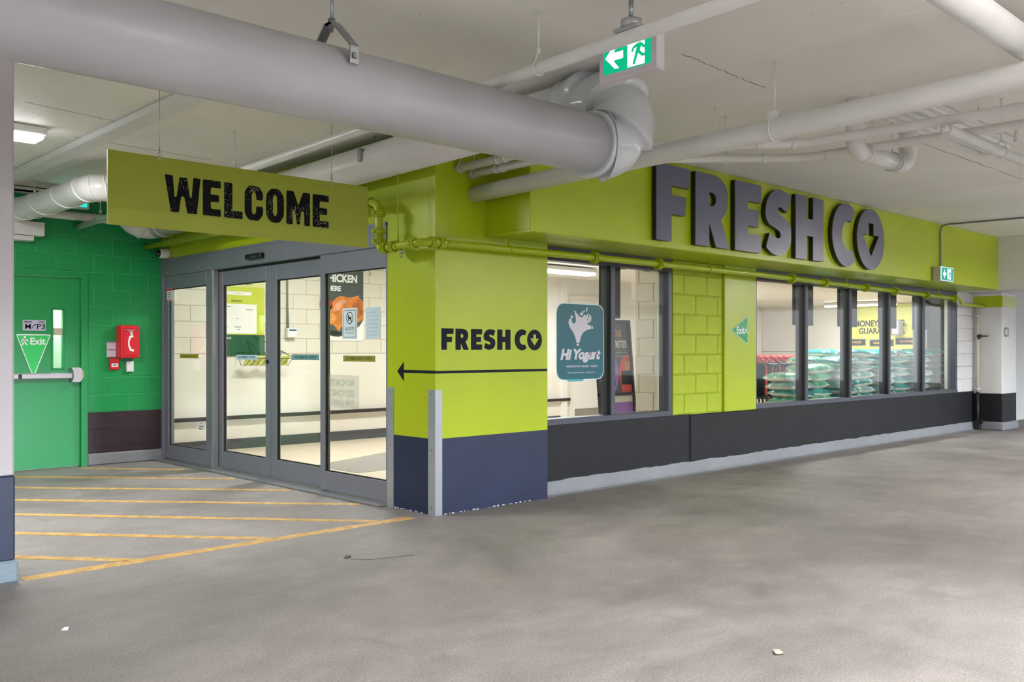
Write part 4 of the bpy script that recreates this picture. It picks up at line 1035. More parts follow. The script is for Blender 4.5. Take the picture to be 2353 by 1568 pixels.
# exit arrow label on the pilaster
t2 = T('exit_label', 'green sideways triangle label on the lime pilaster', 'label', (4.35, .085, 1.49))
shape('pale_border', [rnd([(4.155, 1.488), (4.50, 1.322), (4.50, 1.650)], .025)], FY(0, .085, 0), .0005, .002, mat('pale_green_border', '#a9dcae', .5), t2)
shape('green_field', [rnd([(4.175, 1.488), (4.488, 1.340), (4.488, 1.632)], .022)], FY(0, .085, 0), .002, .003, SIGNGREEN_D, t2)
text('label_lettering', 'Exit', FY(4.275, .085, 1.445), .15, .085, WHITEPRINT, t2, bold=.02, d0=.003, d=.001)
shape('walking_figure', [stroke([(4.43, 1.45), (4.445, 1.49), (4.455, 1.53), (4.465, 1.49), (4.485, 1.455)], .006)], FY(0, .085, 0), .003, .004, WHITEPRINT, t2)

# ------------------------------------------------------------------ decals and papers on the glass doors
def decal(name, label, cat, y0, y1, z0, z1, m, words=None, ink=GREYPRINT, x=.0185, frame=None):
    t = T(name, label, cat, (x, (y0 + y1) / 2, z0))
    O('sheet', B().box((x - .002, y0, z0), (x - .0005, y1, z1)), m, t)
    if words:
        w = y1 - y0; h = z1 - z0
        text('lettering', words, FX(x - .002, y1 - w * .1, z0 + h * .25), w * .8, h * .5, ink, t, d0=0, d=.0006)
    if frame:
        w = .004
        b = B()
        for (a, c, d, e) in ((y0, z0, y1, z0 + w), (y0, z1 - w, y1, z1), (y0, z0, y0 + w, z1), (y1 - w, z0, y1, z1)): b.box((x - .0026, a, c), (x - .002, d, e))
        O('border', b, frame, t)
    return t
OLIVE = mat('olive_sticker', '#8f9238', .5); YEL = mat('yellow_sticker', '#a9ad22', .5); PALEB = mat('pale_blue_sticker', '#b5d3dc', .5); TEALS = mat('teal_grey_sticker', '#6c9c9c', .5)
decal('door_sticker', 'yellow-green strip sticker on the leftmost glass panel', 'sticker', 4.10, 4.57, 1.179, 1.222, YEL, 'IN EMERGENCY PUSH', mat('olive_ink', '#4f5210', .5), frame=mat('olive_ink', '#4f5210'))
decal('door_sticker', 'pale blue strip sticker on the left sliding leaf', 'sticker', 2.915, 3.353, 1.172, 1.22, PALEB, 'AUTOMATIC DOOR', mat('blue_ink', '#274a73', .5), x=.0785)
decal('door_sticker', 'teal strip sticker on the right sliding leaf', 'sticker', 1.772, 2.247, 1.178, 1.228, TEALS, 'AUTOMATIC DOOR', mat('dark_teal_ink', '#12343c', .5), x=.0785, frame=mat('dark_teal_ink', '#12343c'))
decal('door_sticker', 'olive strip sticker on the glass panel beside the pier', 'sticker', .813, 1.285, 1.172, 1.222, OLIVE, 'IN EMERGENCY PUSH', mat('olive_ink', '#4f5210', .5), frame=mat('olive_ink', '#4f5210'))
pp = decal('paper_notice', 'white no-pets notice taped to the rightmost glass panel', 'notice', 1.075, 1.299, 1.362, 1.63, PAPER)
shape('prohibition_symbol', [arc(0, 0, .052, .052, 0, 350, 28), arc(0, 0, .045, .045, 0, 350, 28)], FX(.0165, 1.187, 1.545), 0, .0006, GREYPRINT, pp)
shape('prohibition_symbol', [stroke([(-.035, .035), (.035, -.035)], .004)], FX(.0165, 1.187, 1.545), 0, .0006, GREYPRINT, pp)
shape('animal_symbol', [[(-.028, -.03), (-.02, .0), (-.03, .012), (-.015, .02), (.0, .004), (.018, .006), (.03, .02), (.024, -.004), (.022, -.03), (.014, -.03), (.012, -.01), (-.01, -.01), (-.018, -.03)]], FX(.0165, 1.187, 1.545), 0, .0006, GREYPRINT, pp)
text('lettering', 'NO PETS', FX(.0165, 1.255, 1.435), .135, .032, GREYPRINT, pp, bold=-.005, d0=0, d=.0006)
text('lettering', 'PLEASE', FX(.0165, 1.245, 1.41), .115, .012, GREYPRINT, pp, bold=-.01, d0=0, d=.0006)
shape('border', [rrect(0, 0, .19, .235, .012), rrect(.004, .004, .186, .231, .010)], FX(.0165, 1.282, 1.378), 0, .0006, GREYPRINT, pp)
p2 = decal('paper_notice', 'pale blue notice taped beside the no-pets paper', 'notice', .735, .951, 1.362, 1.626, mat('faint_blue_paper', '#c4dadf', .6))
for i in range(7): O('print_line', B().box((.0158, .775, 1.39 + i * .032), (.0165, .93 - (i % 3) * .02, 1.396 + i * .032)), mat('faint_ink', '#a3bcc4', .6), p2)
p3 = decal('door_sticker', 'small red and white sticker on the left door jamb', 'sticker', 4.735, 4.872, 1.828, 1.976, PAPERW, x=.0)
O('red_header', B().box((-.003, 4.735, 1.945), (-.002, 4.872, 1.972)), RED, p3)
O('red_footer', B().box((-.003, 4.735, 1.832), (-.002, 4.872, 1.842)), RED, p3)
for i in range(4): O('print_line', B().box((-.003, 4.755, 1.86 + i * .02), (-.002, 4.85, 1.866 + i * .02)), GREYPRINT, p3)
p4 = decal('door_sticker', 'small square notice low on the leftmost glass panel', 'sticker', 3.945, 4.14, .405, .483, PAPERW)
O('print_line', B().box((.0158, 4.03, .468), (.0165, 4.06, .476)), DARKRED, p4)
O('print_line', B().box((.0158, 3.98, .44), (.0165, 4.10, .446)), GREYPRINT, p4)
O('print_line', B().box((.0158, 4.02, .412), (.0165, 4.09, .420)), GREYPRINT, p4)
text('glass_letter', 'S', FX(.0185, .905, 1.895), .028, .05, GREYPRINT, None, bold=-.02, d0=0, d=.0008, label='tiny letter S high on the rightmost door glass', cat='lettering')

# translucent notice stuck to the inside of the glass, so it reads mirrored from the garage
def frosted():
    m = bpy.data.materials.new('translucent_film'); m.use_nodes = True; N = m.node_tree.nodes; L = m.node_tree.links
    b_ = N['Principled BSDF']; b_.inputs['Base Color'].default_value = (*lin('#b9b2a8'), 1)
    t_ = N.new('ShaderNodeBsdfTransparent'); x_ = N.new('ShaderNodeMixShader'); x_.inputs[0].default_value = .22
    L.new(t_.outputs[0], x_.inputs[1]); L.new(b_.outputs[0], x_.inputs[2]); L.new(x_.outputs[0], N['Material Output'].inputs[0]); return m
cn = T('cart_notice', 'translucent notice with mirrored white lettering low on the rightmost door glass', 'notice', (.04, 1.3, .77))
O('film', B().box((.034, 1.07, .765), (.0345, 1.552, 1.05)), frosted(), cn)
PALEW = mat('faded_white_print', '#d8d4cc', .6)
for s_, z_, h_ in (('NO CARTS', .955, .06), ('BEYOND', .865, .06), ('THIS POINT', .785, .05)):
    text('lettering', s_, (Vector((.031, 1.14, z_)), Y, Z, X), .38, h_, PALEW, cn, bold=.04, d0=0, d=.001)

# ------------------------------------------------------------------ window decal
yg = T('window_decal', 'teal rounded Hi Yogurt decal with a cow emblem on the window', 'decal', (1.75, .148, 1.0))
Yw = .149
x0, x1, z0, z1 = 1.50, 2.13, 1.005, 1.685
shape('decal_sheet', [rrect(x0 - .008, z0 - .008, x1 + .008, z1 + .008, .10)], FY(0, Yw, 0), .0, .0012, mat('pale_decal_edge', '#cfe6e6', .5), yg)
shape('decal_field', [rrect(x0, z0, x1, z1, .095)], FY(0, Yw, 0), .0012, .002, TEAL, yg)
O('lower_tab', B().prism([(x0 + .15, z0 - .02), (x0 + .34, z0 - .02), (x0 + .36, z0), (x0 + .13, z0)], FY(0, Yw, 0), 0, .0018), TEAL_L, yg)
def dm(pts): return [(x0 + (a - 130) / 582 * (x1 - x0), z0 + (1010 - b_) / 960 * (z1 - z0)) for a, b_ in pts]
cow = [(345, 155), (370, 160), (395, 195), (430, 220), (450, 215), (455, 190), (480, 175), (515, 170), (545, 185), (558, 215), (550, 260), (525, 282), (500, 287), (512, 310), (550, 318), (553, 362), (500, 375), (450, 410), (420, 470), (405, 545), (370, 548), (355, 480), (330, 410), (285, 350), (268, 290), (275, 250), (290, 232), (312, 240), (310, 280), (330, 300), (352, 290), (362, 250), (355, 200)]
shape('emblem', [rnd(dm(cow), .01, 3)], FY(0, Yw, 0), .002, .0028, PALEPRINT, yg)
for q in ([(300, 193), (328, 205), (318, 232), (292, 222)], [(338, 138), (358, 138), (362, 155), (342, 157)], [(558, 326), (580, 326), (574, 342), (580, 360), (558, 358)], [(368, 556), (400, 556), (398, 588), (384, 574), (370, 588)], [(410, 165), (440, 150), (452, 172), (436, 192), (414, 188)], [(436, 120), (452, 142), (474, 112), (466, 148), (446, 156)], [(488, 92), (506, 84), (504, 128), (488, 150)]):
    shape('emblem', [dm(q)], FY(0, Yw, 0), .002, .0028, PALEPRINT, yg)
for q in ([(470, 178), (482, 172), (498, 190), (488, 198)], [(512, 186), (524, 182), (530, 212), (520, 220)], [(495, 235), (502, 230), (520, 252), (514, 258)]):
    shape('emblem_face', [dm(q)], FY(0, Yw, 0), .0028, .0034, TEAL, yg)
text('decal_lettering', 'Hi', FY(x0 + .045, Yw, z0 + .175), .15, .10, PALEPRINT, yg, bold=.05, shear=.25, d0=.002, d=.0008)
text('decal_lettering', 'Yogurt', FY(x0 + .215, Yw, z0 + .15), .375, .125, PALEPRINT, yg, bold=.05, shear=.25, spacing=.92, d0=.002, d=.0008)
text('decal_lettering', 'HANDCRAFTED  FROZEN  YOGURT', FY(x0 + .12, Yw, z0 + .108), .43, .018, PALEPRINT, yg, bold=.02, d0=.002, d=.0008)
text('decal_lettering', '@ hiyogurtcanada  hiyogurt.ca', FY(x0 + .14, Yw, z0 + .05), .37, .02, PALEPRINT, yg, bold=.0, d0=.002, d=.0008)

# ------------------------------------------------------------------ vestibule
WY = 5.5
po = T('wall_poster', 'lime app poster with white card print on the cream wall', 'poster', (1.25, 5.49, 1.47))
O('sheet', B().box((.88, 5.488, 1.468), (1.56, WY, 2.30)), mat('lime_poster', '#c3cc3a', .45), po)
O('upper_tint', B().box((.88, 5.4865, 2.08), (1.56, 5.488, 2.30)), mat('pale_lime_print', '#d5d98c', .5), po)
text('poster_lettering', 'FRESH Co app.', FY(.99, 5.4865, 2.10), .40, .055, GREYPRINT, po, bold=.0, d0=0, d=.001)
text('poster_lettering', 'with the', FY(1.12, 5.4865, 2.19), .28, .05, GREYPRINT, po, bold=.0, d0=0, d=.001)
O('card_bar', B().box((.93, 5.4865, 1.975), (1.38, 5.488, 2.02)), PAPERW, po)
text('poster_lettering', 'receipts', FY(1.14, 5.4865, 1.99), .12, .012, GREYPRINT, po, bold=-.01, d0=0, d=.001)
text('poster_lettering', 'FRESHCO', FY(1.10, 5.4865, 1.885), .15, .025, mat('olive_ink', '#4f5210'), po, bold=.02, d0=0, d=.001)
O('white_card', B().box((.92, 5.4865, 1.48), (1.45, 5.488, 1.86)), PAPERW, po)
for (a, z, w) in [(.95, 1.82, .14), (.95, 1.795, .09), (1.30, 1.785, .10), (.98, 1.67, .03), (1.17, 1.67, .03), (.96, 1.56, .09), (1.14, 1.56, .09), (1.0, 1.53, .04), (1.18, 1.53, .04)]:
    O('print_line', B().box((a, 5.4855, z), (a + w, 5.4866, z + .010)), mat('faint_grey_ink', '#8f918c', .6), po)
gbn = T('notice_board', 'dark green board with small white lettering below the lime poster', 'board', (1.2, 5.49, 1.2))
O('panel', B().box((.80, 5.47, 1.195), (1.56, WY, 1.462), .004), DARKGREEN, gbn)
text('board_lettering', 'Your Feedback', FY(.82, 5.47, 1.41), .27, .03, WHITEPRINT, gbn, bold=.01, d0=0, d=.001)
for z in (1.27, 1.33): O('panel_line', B().box((.98, 5.4685, z), (1.25, 5.47, z + .003)), mat('mid_green_line', '#1c6a42', .5), gbn)
wbk = T('wire_rack', 'wire rack with yellow flyers on the cream wall', 'rack', (1.5, 5.3, 1.05))
b = B()
for i in range(9):
    x = 1.18 + i * .075
    b.tube([(x, 5.47, 1.24), (x, 5.40, 1.08), (x + .02, 5.30, 1.07), (x + .05, 5.24, 1.16)], .004, 6)
b.tube([(1.16, 5.24, 1.16), (1.86, 5.24, 1.16)], .005, 6); b.tube([(1.16, 5.47, 1.24), (1.86, 5.47, 1.24)], .005, 6); b.tube([(1.40, 5.46, 1.46), (1.86, 5.24, 1.16)], .006, 6); b.tube([(1.30, 5.46, 1.40), (1.52, 5.24, 1.10)], .006, 6)
O('wire_frame', b, mat('dark_wire', '#25392c', .4), wbk)
FLY = mat('yellow_flyer', '#d3cf66', .5, var=.2, vscale=25, speck='#d0532c', speck_scale=30, speck_t=.12)
for i in range(6):
    x = 1.20 + i * .10
    O('flyer', B().prism([(0, 0), (.09, 0), (.10, .13), (.01, .13)], (Vector((x, 5.36 - (i % 2) * .03, 1.085)), X, Vector((0, -.5, .87)), Vector((0, -.87, -.5))), 0, .02), FLY, wbk)
bx = T('thermostat_box', 'white control box with conduit on the cream wall', 'control box', (1.94, 5.45, 1.43))
O('box', B().box((1.865, 5.42, 1.435), (2.005, WY, 1.56), .006), WHITE, bx)
O('display', B().box((1.89, 5.417, 1.525), (1.995, 5.421, 1.545)), mat('blue_display', '#2f5f86', .3), bx)
O('conduit', B().cyl((1.895, 5.475, 1.56), (1.895, 5.475, ZC), .011, 10).cyl((1.92, 5.48, 1.56), (1.905, 5.48, 1.85), .005, 6), mat('grey_green_conduit', '#7c8478', .5), bx)
cp = T('wall_poster', 'dark chicken poster with red and white lettering on the cream wall', 'poster', (2.8, 5.49, 1.42))
CZ = 5.488
O('sheet', B().box((2.42, CZ, 1.40), (3.115, WY, 2.52)), PAPERW, cp)
shape('dark_field', [[(2.42, 2.52), (3.115, 2.52), (3.115, 1.70), (3.06, 1.62), (2.98, 1.56), (2.90, 1.50), (2.80, 1.47), (2.70, 1.455), (2.60, 1.46), (2.50, 1.50), (2.42, 1.53)]], FY(0, CZ, 0), 0, .001, mat('charcoal_print', '#4c4f51', .5), cp)
text('poster_lettering', 'HOT & FRESH', FY(2.44, CZ, 2.36), .36, .07, mat('coral_print', '#e8604c', .5), cp, bold=.03, d0=.001, d=.001)
text('poster_lettering', 'CHICKEN', FY(2.44, CZ, 2.215), .57, .115, WHITEPRINT, cp, bold=.04, d0=.001, d=.001)
text('poster_lettering', 'IS HERE', FY(2.44, CZ, 2.09), .30, .075, WHITEPRINT, cp, bold=.04, d0=.001, d=.001)
shape('red_roundel', [arc(2.50, 1.90, .10, .10, 0, 350, 24)], FY(0, CZ, 0), .001, .002, mat('red_print', '#c7363a', .5), cp)
text('poster_lettering', 'EVERY', FY(2.445, CZ, 1.905), .115, .04, WHITEPRINT, cp, bold=.03, d0=.002, d=.001)
text('poster_lettering', 'DAY', FY(2.46, CZ, 1.85), .085, .04, WHITEPRINT, cp, bold=.03, d0=.002, d=.001)
ROAST = mat('roast_chicken_print', '#cf7a2e', .5, var=.35, vscale=9)
shape('chicken_print', [rnd([(2.44, 1.66), (2.47, 1.76), (2.55, 1.83), (2.62, 1.96), (2.72, 2.03), (2.86, 2.01), (2.96, 2.02), (3.03, 2.05), (3.05, 2.0), (3.11, 1.96), (3.112, 1.70), (3.02, 1.66), (2.94, 1.70), (2.86, 1.62), (2.74, 1.60), (2.72, 1.52), (2.68, 1.55), (2.62, 1.62), (2.52, 1.63)], .03, 4)], FY(0, CZ, 0), .001, .002, ROAST, cp)
shape('chicken_print', [rnd([(2.60, 1.80), (2.66, 1.93), (2.76, 1.98), (2.84, 1.95), (2.76, 1.90), (2.70, 1.82)], .03, 4)], FY(0, CZ, 0), .002, .003, mat('roast_light_print', '#e0a07a', .5, var=.2, vscale=12), cp)
shape('chicken_print', [rnd([(2.93, 1.90), (2.97, 1.97), (3.04, 1.99), (3.10, 1.95), (3.11, 1.80), (3.05, 1.72), (2.97, 1.74), (2.94, 1.82)], .03, 4)], FY(0, CZ, 0), .002, .003, mat('roast_dark_print', '#b35f1c', .5, var=.4, vscale=14), cp)
shape('chicken_print', [rnd([(2.46, 1.68), (2.52, 1.76), (2.62, 1.78), (2.68, 1.72), (2.62, 1.65), (2.52, 1.64)], .03, 4)], FY(0, CZ, 0), .002, .003, mat('roast_gold_print', '#d9924a', .5, var=.3, vscale=14), cp)
shape('tray_print', [rnd([(2.42, 1.60), (2.56, 1.545), (2.70, 1.53), (2.80, 1.51), (2.70, 1.47), (2.58, 1.475), (2.46, 1.51), (2.42, 1.54)], .02, 3)], FY(0, CZ, 0), .002, .003, GREYPRINT, cp)
hr = T('handrail', 'dark handrail along the cream inner wall', 'handrail', (3.5, 5.42, .41))
O('rail', B().box((.2, 5.42, .385), (7.4, 5.455, .435), .008), mat('dark_rail', '#2d2825', .4), hr)
for x in (.6, 2.0, 3.4, 4.8, 6.2): O('bracket', B().cyl((x, 5.45, .41), (x, 5.5, .41), .012, 8), mat('dark_rail', '#2d2825'), hr)
d3 = struct('door_3', 'white service door with brown kick plate seen through the two-pane window', 'door', (8, 5.49, 0))
O('door_leaf', B().box((7.50, 5.47, 0), (8.48, 5.5, 2.15), .004), INTWHITE, d3)
O('frame', B().prism([(7.42, 0), (7.42, 2.22), (8.56, 2.22), (8.56, 0), (8.48, 0), (8.48, 2.15), (7.50, 2.15), (7.50, 0)], FY(0, 5.497, 0), 0, .037), CREAM_S, d3)
O('kick_plate', B().box((7.55, 5.462, .065), (8.43, 5.47, .235)), mat('brown_kick_plate', '#8b8175', .5), d3)
O('corner_post', B().box((7.20, 5.44, 0), (7.33, 5.5, ZC), .004), INTWHITE, d3)
ip = T('inner_sprinkler_pipe', 'white sprinkler pipe with couplings just inside the two-pane window', 'pipe', (2.4, .5, 2.1))
O('pipe_run', B().cyl((1.0, .55, 2.165), (3.62, .55, 2.165), .05, 18), PIPEW, ip)
couplings(ip, [(1.75, .55, 2.165), (2.9, .55, 2.165), (3.3, .55, 2.165)], (1, 0, 0), .052, mat('dull_coupling', '#8f897c', .5))
ip2 = T('inner_sprinkler_pipe', 'white sprinkler pipe with couplings just inside the long window', 'pipe', (7.5, .5, 2.1))
O('pipe_run', B().cyl((4.3, .55, 2.165), (10.9, .55, 2.165), .04, 16), PIPEW, ip2)
couplings(ip2, [(5.0, .55, 2.165), (6.1, .55, 2.165), (7.2, .55, 2.165), (8.3, .55, 2.165), (9.4, .55, 2.165)], (1, 0, 0), .044, mat('dull_coupling', '#8f897c'))

# tilted poster stand
sd = T('poster_stand', 'black poster stand with purple and red print behind the two-pane window', 'poster stand', (4.0, 1.75, 0))
ang = Vector((0, .09, 1)).normalized(); fs = (Vector((4.06, 1.62, .02)), X, ang, Vector((0, -1, .09)).normalized())
def sq(name, u0, v0, u1, v1, d0, d1, m, **kw): return O(name, B().prism([(u0, v0), (u1, v0), (u1, v1), (u0, v1)], fs, d0, d1), m, sd, **kw)
fr_ = B(); 
for (u0, v0, u1, v1) in ((-.25, 0, -.215, 1.62), (.385, 0, .42, 1.62), (-.25, 1.58, .42, 1.62), (-.25, 0, .42, .04), (-.25, .70, .42, .735)): fr_.prism([(u0, v0), (u1, v0), (u1, v1), (u0, v1)], fs, 0, .03)
O('frame', fr_, BLACK, sd)
O('rear_leg', B().tube([(4.2, 1.95, .01), (4.2, 1.745, 1.2)], .015, 8), BLACK, sd)
sq('dark_sheet', -.215, .735, .385, 1.58, .005, .012, mat('brown_grey_sheet', '#5c554f', .5))
sq('white_gap', -.215, .62, .385, .70, .005, .012, PAPERW)
sq('purple_sheet', -.215, .04, .385, .62, .005, .012, mat('purple_sheet', '#a874d8', .5))
def stext(s, u, v, w, h, m, bold=.03):
    o_, U, V, Nn = fs
    text('stand_lettering', s, (o_ + U * u + V * v, U, V, Nn), w, h, m, sd, bold=bold, d0=.012, d=.001)
stext('GET YOUR', -.02, 1.41, .27, .09, mat('orange_print', '#e0a35a', .5)); stext('FAVOURITES', -.16, 1.28, .50, .09, WHITEPRINT); stext('download the app and earn', -.16, 1.21, .50, .025, WHITEPRINT, 0); stext('points with every purchase', -.16, 1.165, .50, .025, WHITEPRINT, 0)
shape('purple_oval', [arc(-.02, .98, .17, .26, -70, 90, 20) + [(-.19, 1.2), (-.19, .735), (.04, .735)]], fs, .012, .013, mat('purple_print', '#b07be0', .5), sd)
shape('phone_print', [rrect(-.16, .82, .08, 1.05, .02)], fs, .013, .014, GREYPRINT, sd)
shape('red_oval', [[(.385, 1.19)] + arc(.36, .96, .20, .24, 90, 180, 12) + [(.20, .735), (.385, .735)]], fs, .012, .013, mat('coral_red_print', '#f0564c', .5), sd)
shape('phone_print', [rrect(.20, .83, .385, 1.0, .015)], fs, .013, .014, GREYPRINT, sd)
shape('amber_print', [rrect(.27, 1.0, .375, 1.12, .02)], fs, .013, .014, mat('amber_print', '#e8a850', .5), sd)
stext('Text', -.14, .50, .12, .06, mat('violet_ink', '#5b3b86', .5), .0); stext('SCENE BIG', -.10, .28, .30, .10, mat('violet_ink', '#5b3b86'), .0)

# ------------------------------------------------------------------ shop floor
BAGTOP = [mat('green_sack_print', '#58a882', .35, var=.5, vscale=9, speck='#e5ede4', speck_scale=11, speck_t=.36), mat('teal_sack_print', '#2a8a86', .35, var=.5, vscale=8, speck='#dfeae6', speck_scale=10, speck_t=.36), mat('grey_green_sack_print', '#86a8a2', .35, var=.4, vscale=8, speck='#e8ecea', speck_scale=10, speck_t=.36)]
BAGSIDE = mat('cream_sack_plastic', '#e4dccb', .4, var=.1, vscale=8)
def sack_mesh(variant, w=.60, d=.42, h=.135):
    b = B(); nu, nv = 14, 8; rng = random.Random(variant * 17 + 3); top = {}; bot = {}
    for i in range(nu + 1):
        for j in range(nv + 1):
            u = -1 + 2 * i / nu; v = -1 + 2 * j / nv
            e = (max(0, 1 - abs(u) ** 3.2) ** .55) * (max(0, 1 - abs(v) ** 3.2) ** .55)
            pin = 1 - .06 * (abs(u) ** 3) * (1 - abs(v)) - .05 * (abs(v) ** 3) * (1 - abs(u))
            x = u * w / 2 * pin; y = v * d / 2 * pin; wob = (rng.random() - .5) * .012 * e
            top[i, j] = b.bm.verts.new((x, y, h * .42 + h * .56 * e + wob))
            if i in (0, nu) or j in (0, nv): bot[i, j] = top[i, j]
            else: bot[i, j] = b.bm.verts.new((x, y, h * .42 - h * .42 * e))
    for i in range(nu):
        for j in range(nv):
            f = b.bm.faces.new((top[i, j], top[i + 1, j], top[i + 1, j + 1], top[i, j + 1])); f.smooth = True
            f.material_index = 0
            f = b.bm.faces.new((bot[i, j], bot[i, j + 1], bot[i + 1, j + 1], bot[i + 1, j])); f.smooth = True; f.material_index = 1
    me = b.mesh('sack'); me.materials.append(BAGTOP[variant % 3]); me.materials.append(BAGSIDE); return me
SM = [sack_mesh(i) for i in range(6)]
PAL = mat('pallet_wood', '#a58358', .7, var=.2, vscale=5)
cols = [(6.50, .72, .98), (7.10, .74, 1.06), (7.71, .70, 1.17), (8.33, .76, 1.26), (8.95, .70, 1.33), (9.58, .76, 1.35), (10.21, .70, 1.35), (10.84, .76, 1.35), (11.47, .72, 1.35)]
PITCH = .102
for ci, (cx_, cy_, top) in enumerate(cols):
    n = int((top - .13) / PITCH)
    for r in range(n):
        z = .13 + r * PITCH
        if z + PITCH < .42 and r > 0 and False: continue
        o = bpy.data.objects.new('salt_sack', SM[random.randrange(6) if ci < 4 else random.choice([1, 2, 4, 5])]); COL.objects.link(o)
        o.location = (cx_ + random.uniform(-.025, .025), cy_ + random.uniform(-.03, .03), z); o.rotation_euler = (random.uniform(-.04, .04), random.uniform(-.06, .06), random.uniform(-.14, .14) + (math.pi if random.random() < .5 else 0))
        setp(o, f'green and white sack, {ORD[n - r]} from top of {ORD[ci + 1]} sack stack from left', 'sack', 'sacks stacked behind the long window')
    if ci >= 2:
        for r, dz in ((0, 0), (1, 1)):
            o = bpy.data.objects.new('salt_sack', SM[(ci + r) % 6]); COL.objects.link(o)
            o.location = (cx_ + .05, cy_ + .46, .13 + (n - 2 + r) * PITCH); o.rotation_euler = (0, .03, .1 * (-1) ** ci)
            setp(o, ('top' if r else 'lower') + f' grey-green sack in the back row behind the {ORD[ci + 1]} sack stack', 'sack', 'sacks stacked behind the long window')
        O('pallet_core', B().box((cx_ - .28, cy_ + .28, .13), (cx_ + .30, cy_ + .64, .13 + (n - 2) * PITCH), .03), BAGSIDE, label=f'wrapped sack block behind the {ORD[ci + 1]} sack stack', cat='sack block')
for i, x in enumerate((6.8, 8.06, 9.32, 10.58)):
    t = T('pallet', f'{ORD[i + 1]} wooden pallet from the left under the stacked sacks', 'pallet', (x, .9, 0), group='pallets under the sacks')
    for k in range(5): O('board', B().box((x - .6, .5 + k * .2, .105), (x + .6, .62 + k * .2, .125)), PAL, t)
    for k in range(3): O('bearer', B().box((x - .6 + k * .55, .5, .008), (x - .5 + k * .55, 1.42, .105)), PAL, t)

# nested black carts with red handles
CART = mat('black_cart_plastic', '#17181a', .35); CRED = mat('red_cart_handle', '#c93a34', .35)
def cart_proto():
    t = T('shopping_cart', 'cart', 'cart', (0, 0, 0))
    b = B()
    # open tapered basket made of ribs
    def P(u, v, w): # u length 0..1, v side -1..1, w height 0..1
        return Vector((-.02 + u * (.80 - .05 * (1 - w)), v * (.27 - .05 * u - .03 * (1 - w)), .50 + w * (.45 - .08 * u)))
    for w in (0, .33, .66, 1):
        b.tube([P(0, -1, w), P(1, -1, w), P(1, 1, w), P(0, 1, w)], .012 if w < 1 else .018, 6)
    for s in (-1, 1):
        for i in range(9): b.tube([P(i / 8, s, 0), P(i / 8, s, 1)], .010, 5)
    for i in range(5): b.tube([P(1, -1 + i * .5, 0), P(1, -1 + i * .5, 1)], .010, 5)
    for i in range(7): b.tube([P(i / 6, -1, 0), P(i / 6, 1, 0)], .010, 5)
    O('basket', b, CART, t)
    f = B()
    for s in (-1, 1):
        f.tube([(-.10, s * .25, 1.02), (.02, s * .25, .92), (.05, s * .24, .50), (.15, s * .24, .16), (-.02, s * .26, .10)], .016, 8)
        f.tube([(.15, s * .24, .16), (.78, s * .16, .12)], .016, 8)
    O('frame', f, mat('cart_steel', '#55585c', .35, metal=.6), t)
    O('handle', B().tube([(-.10, -.27, 1.03), (-.12, -.15, 1.04), (-.12, .15, 1.04), (-.10, .27, 1.03)], .024, 10), CRED, t)
    O('child_seat', B().box((.0, -.20, .98), (.03, .20, 1.06), .01).box((.02, -.20, .96), (.16, .20, .985), .008), CRED, t)
    O('strap', B().box((-.02, -.275, .55), (.0, -.262, 1.0)), CRED, t)
    for s in (-1, 1):
        for x in (.0, .74):
            O('wheel', B().cyl((x, s * (.26 if x < .5 else .16) - .015, .06), (x, s * (.26 if x < .5 else .16) + .015, .06), .06, 14), BLACK, t)
    return t
proto = cart_proto()
spots = [(7.55 + i * .19, 1.95 + (i % 2) * .015) for i in range(8)] + [(7.75 + i * .19, 2.62 + (i % 2) * .015) for i in range(7)]
for i, (x, y) in enumerate(spots):
    c = proto if i == 0 else copy_tree(proto)
    c.location = (x, y, .004); c.scale = (1.12, 1.0, 1.12)
    row = 'front' if i < 8 else 'back'; k = i + 1 if i < 8 else i - 7
    setp(c, f'black cart with red handle, {ORD[k]} from left in the {row} cart row', 'cart', 'nested carts behind the long window')

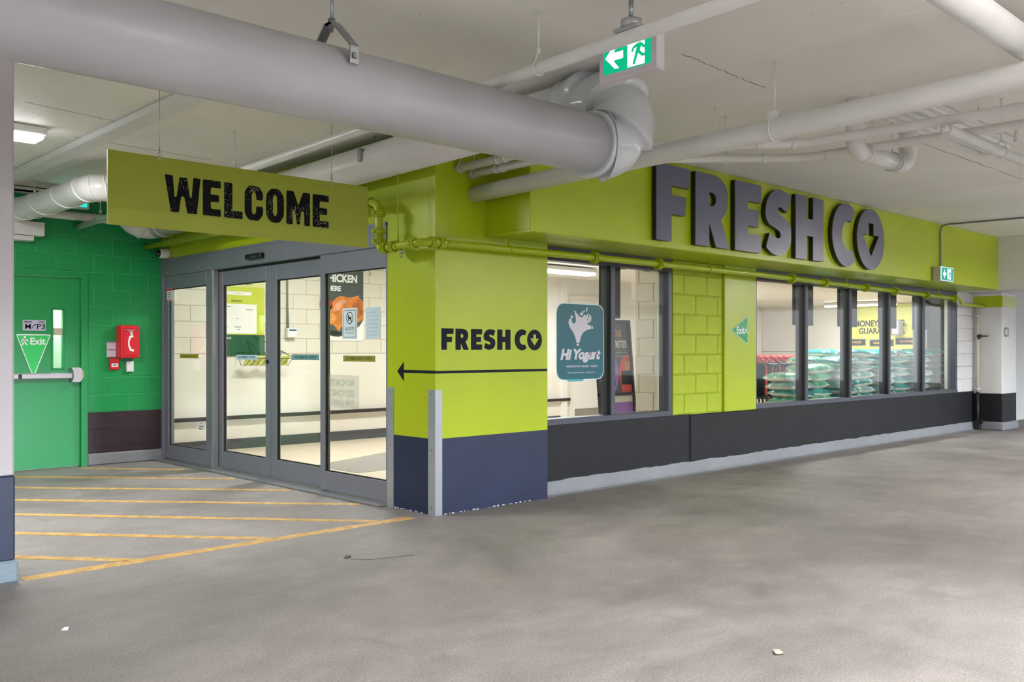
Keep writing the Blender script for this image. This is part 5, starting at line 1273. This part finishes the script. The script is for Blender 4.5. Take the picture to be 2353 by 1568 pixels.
# slogan wall
mo = T('slogan_panel', 'yellow MONEY SAVING GUARANTEED panel on the far shop wall', 'wall panel', (19.98, 5.7, 1.2))
O('panel', B().box((19.965, 4.62, .9), (19.996, 6.80, 2.50), .004), mat('yellow_slogan_panel', '#dde06a', .5), mo)
text('slogan_lettering', 'MONEY SAVING.', FX(19.965, 6.40, 1.905), 1.42, .175, GREYPRINT, mo, bold=.03)
text('slogan_lettering', 'GUARANTEED.', FX(19.965, 6.28, 1.705), 1.27, .165, GREYPRINT, mo, bold=.03)
for (y1_, y0_, z0_, s) in [(6.66, 6.10, 1.405, 'SAFE FOOD'), (5.96, 5.33, 1.385, 'DOUBLE IT'), (5.25, 4.66, 1.425, 'GO 2 STORE')]:
    O('plaque', B().box((19.95, y0_, z0_), (19.966, y1_, z0_ + .15), .003), GREYPRINT, mo)
    O('plaque_rim', B().box((19.958, y0_ - .025, z0_ - .025), (19.966, y1_ + .025, z0_ + .175), .003), mat('plaque_rim', '#8d8f7a', .5), mo)
    text('plaque_lettering', s, FX(19.95, y1_ - .1, z0_ + .045), (y1_ - y0_) - .2, .06, mat('gold_print', '#e6bd5c', .5), mo, bold=.03)
bt = T('shop_kiosk_box', 'grey and orange box in front of the slogan panel', 'box', (19.8, 5.3, 1.5))
O('grey_body', B().box((19.6, 5.02, 1.66), (19.9, 5.22, 2.06), .03), mat('lilac_grey_box', '#a9abbd', .5), bt)
O('orange_strip', B().box((19.6, 5.225, 1.66), (19.9, 5.30, 1.86), .01), mat('orange_strip', '#d1855a', .5), bt)
O('bracket', B().box((19.88, 5.05, 1.70), (19.97, 5.2, 1.76)), BLACK, bt)

# riser pipe and valve beside the right column
rp = T('riser_pipe', 'thin pipe with dark valve in the corner by the right column', 'pipe', (11.1, .05, 0))
O('upper_pipe', B().cyl((11.1, .03, .58), (11.1, .03, 1.97), .022, 12), mat('cream_riser', '#c9c5b6', .5), rp)
O('lower_pipe', B().cyl((11.1, .03, .0), (11.1, .03, .60), .026, 12).box((11.05, -.02, 0), (11.13, .06, .16), .008), mat('black_riser', '#1d1e22', .45), rp)
vl = O('valve', B().cyl((11.06, .0, 1.49), (11.14, .0, 1.49), .028, 12).box((11.07, -.14, 1.482), (11.09, .0, 1.50), .004).cyl((11.08, .0, 1.44), (11.08, .0, 1.50), .018, 10), mat('dark_bronze', '#3c3529', .4, metal=.5), rp)
O('drain_cock', B().cyl((11.06, -.03, .13), (11.06, -.06, .13), .03, 12), BLACK, rp)
for z in (.64, 1.8): O('pipe_clip', B().box((11.06, .0, z), (11.145, .05, z + .02), .003), PIPEW, rp)
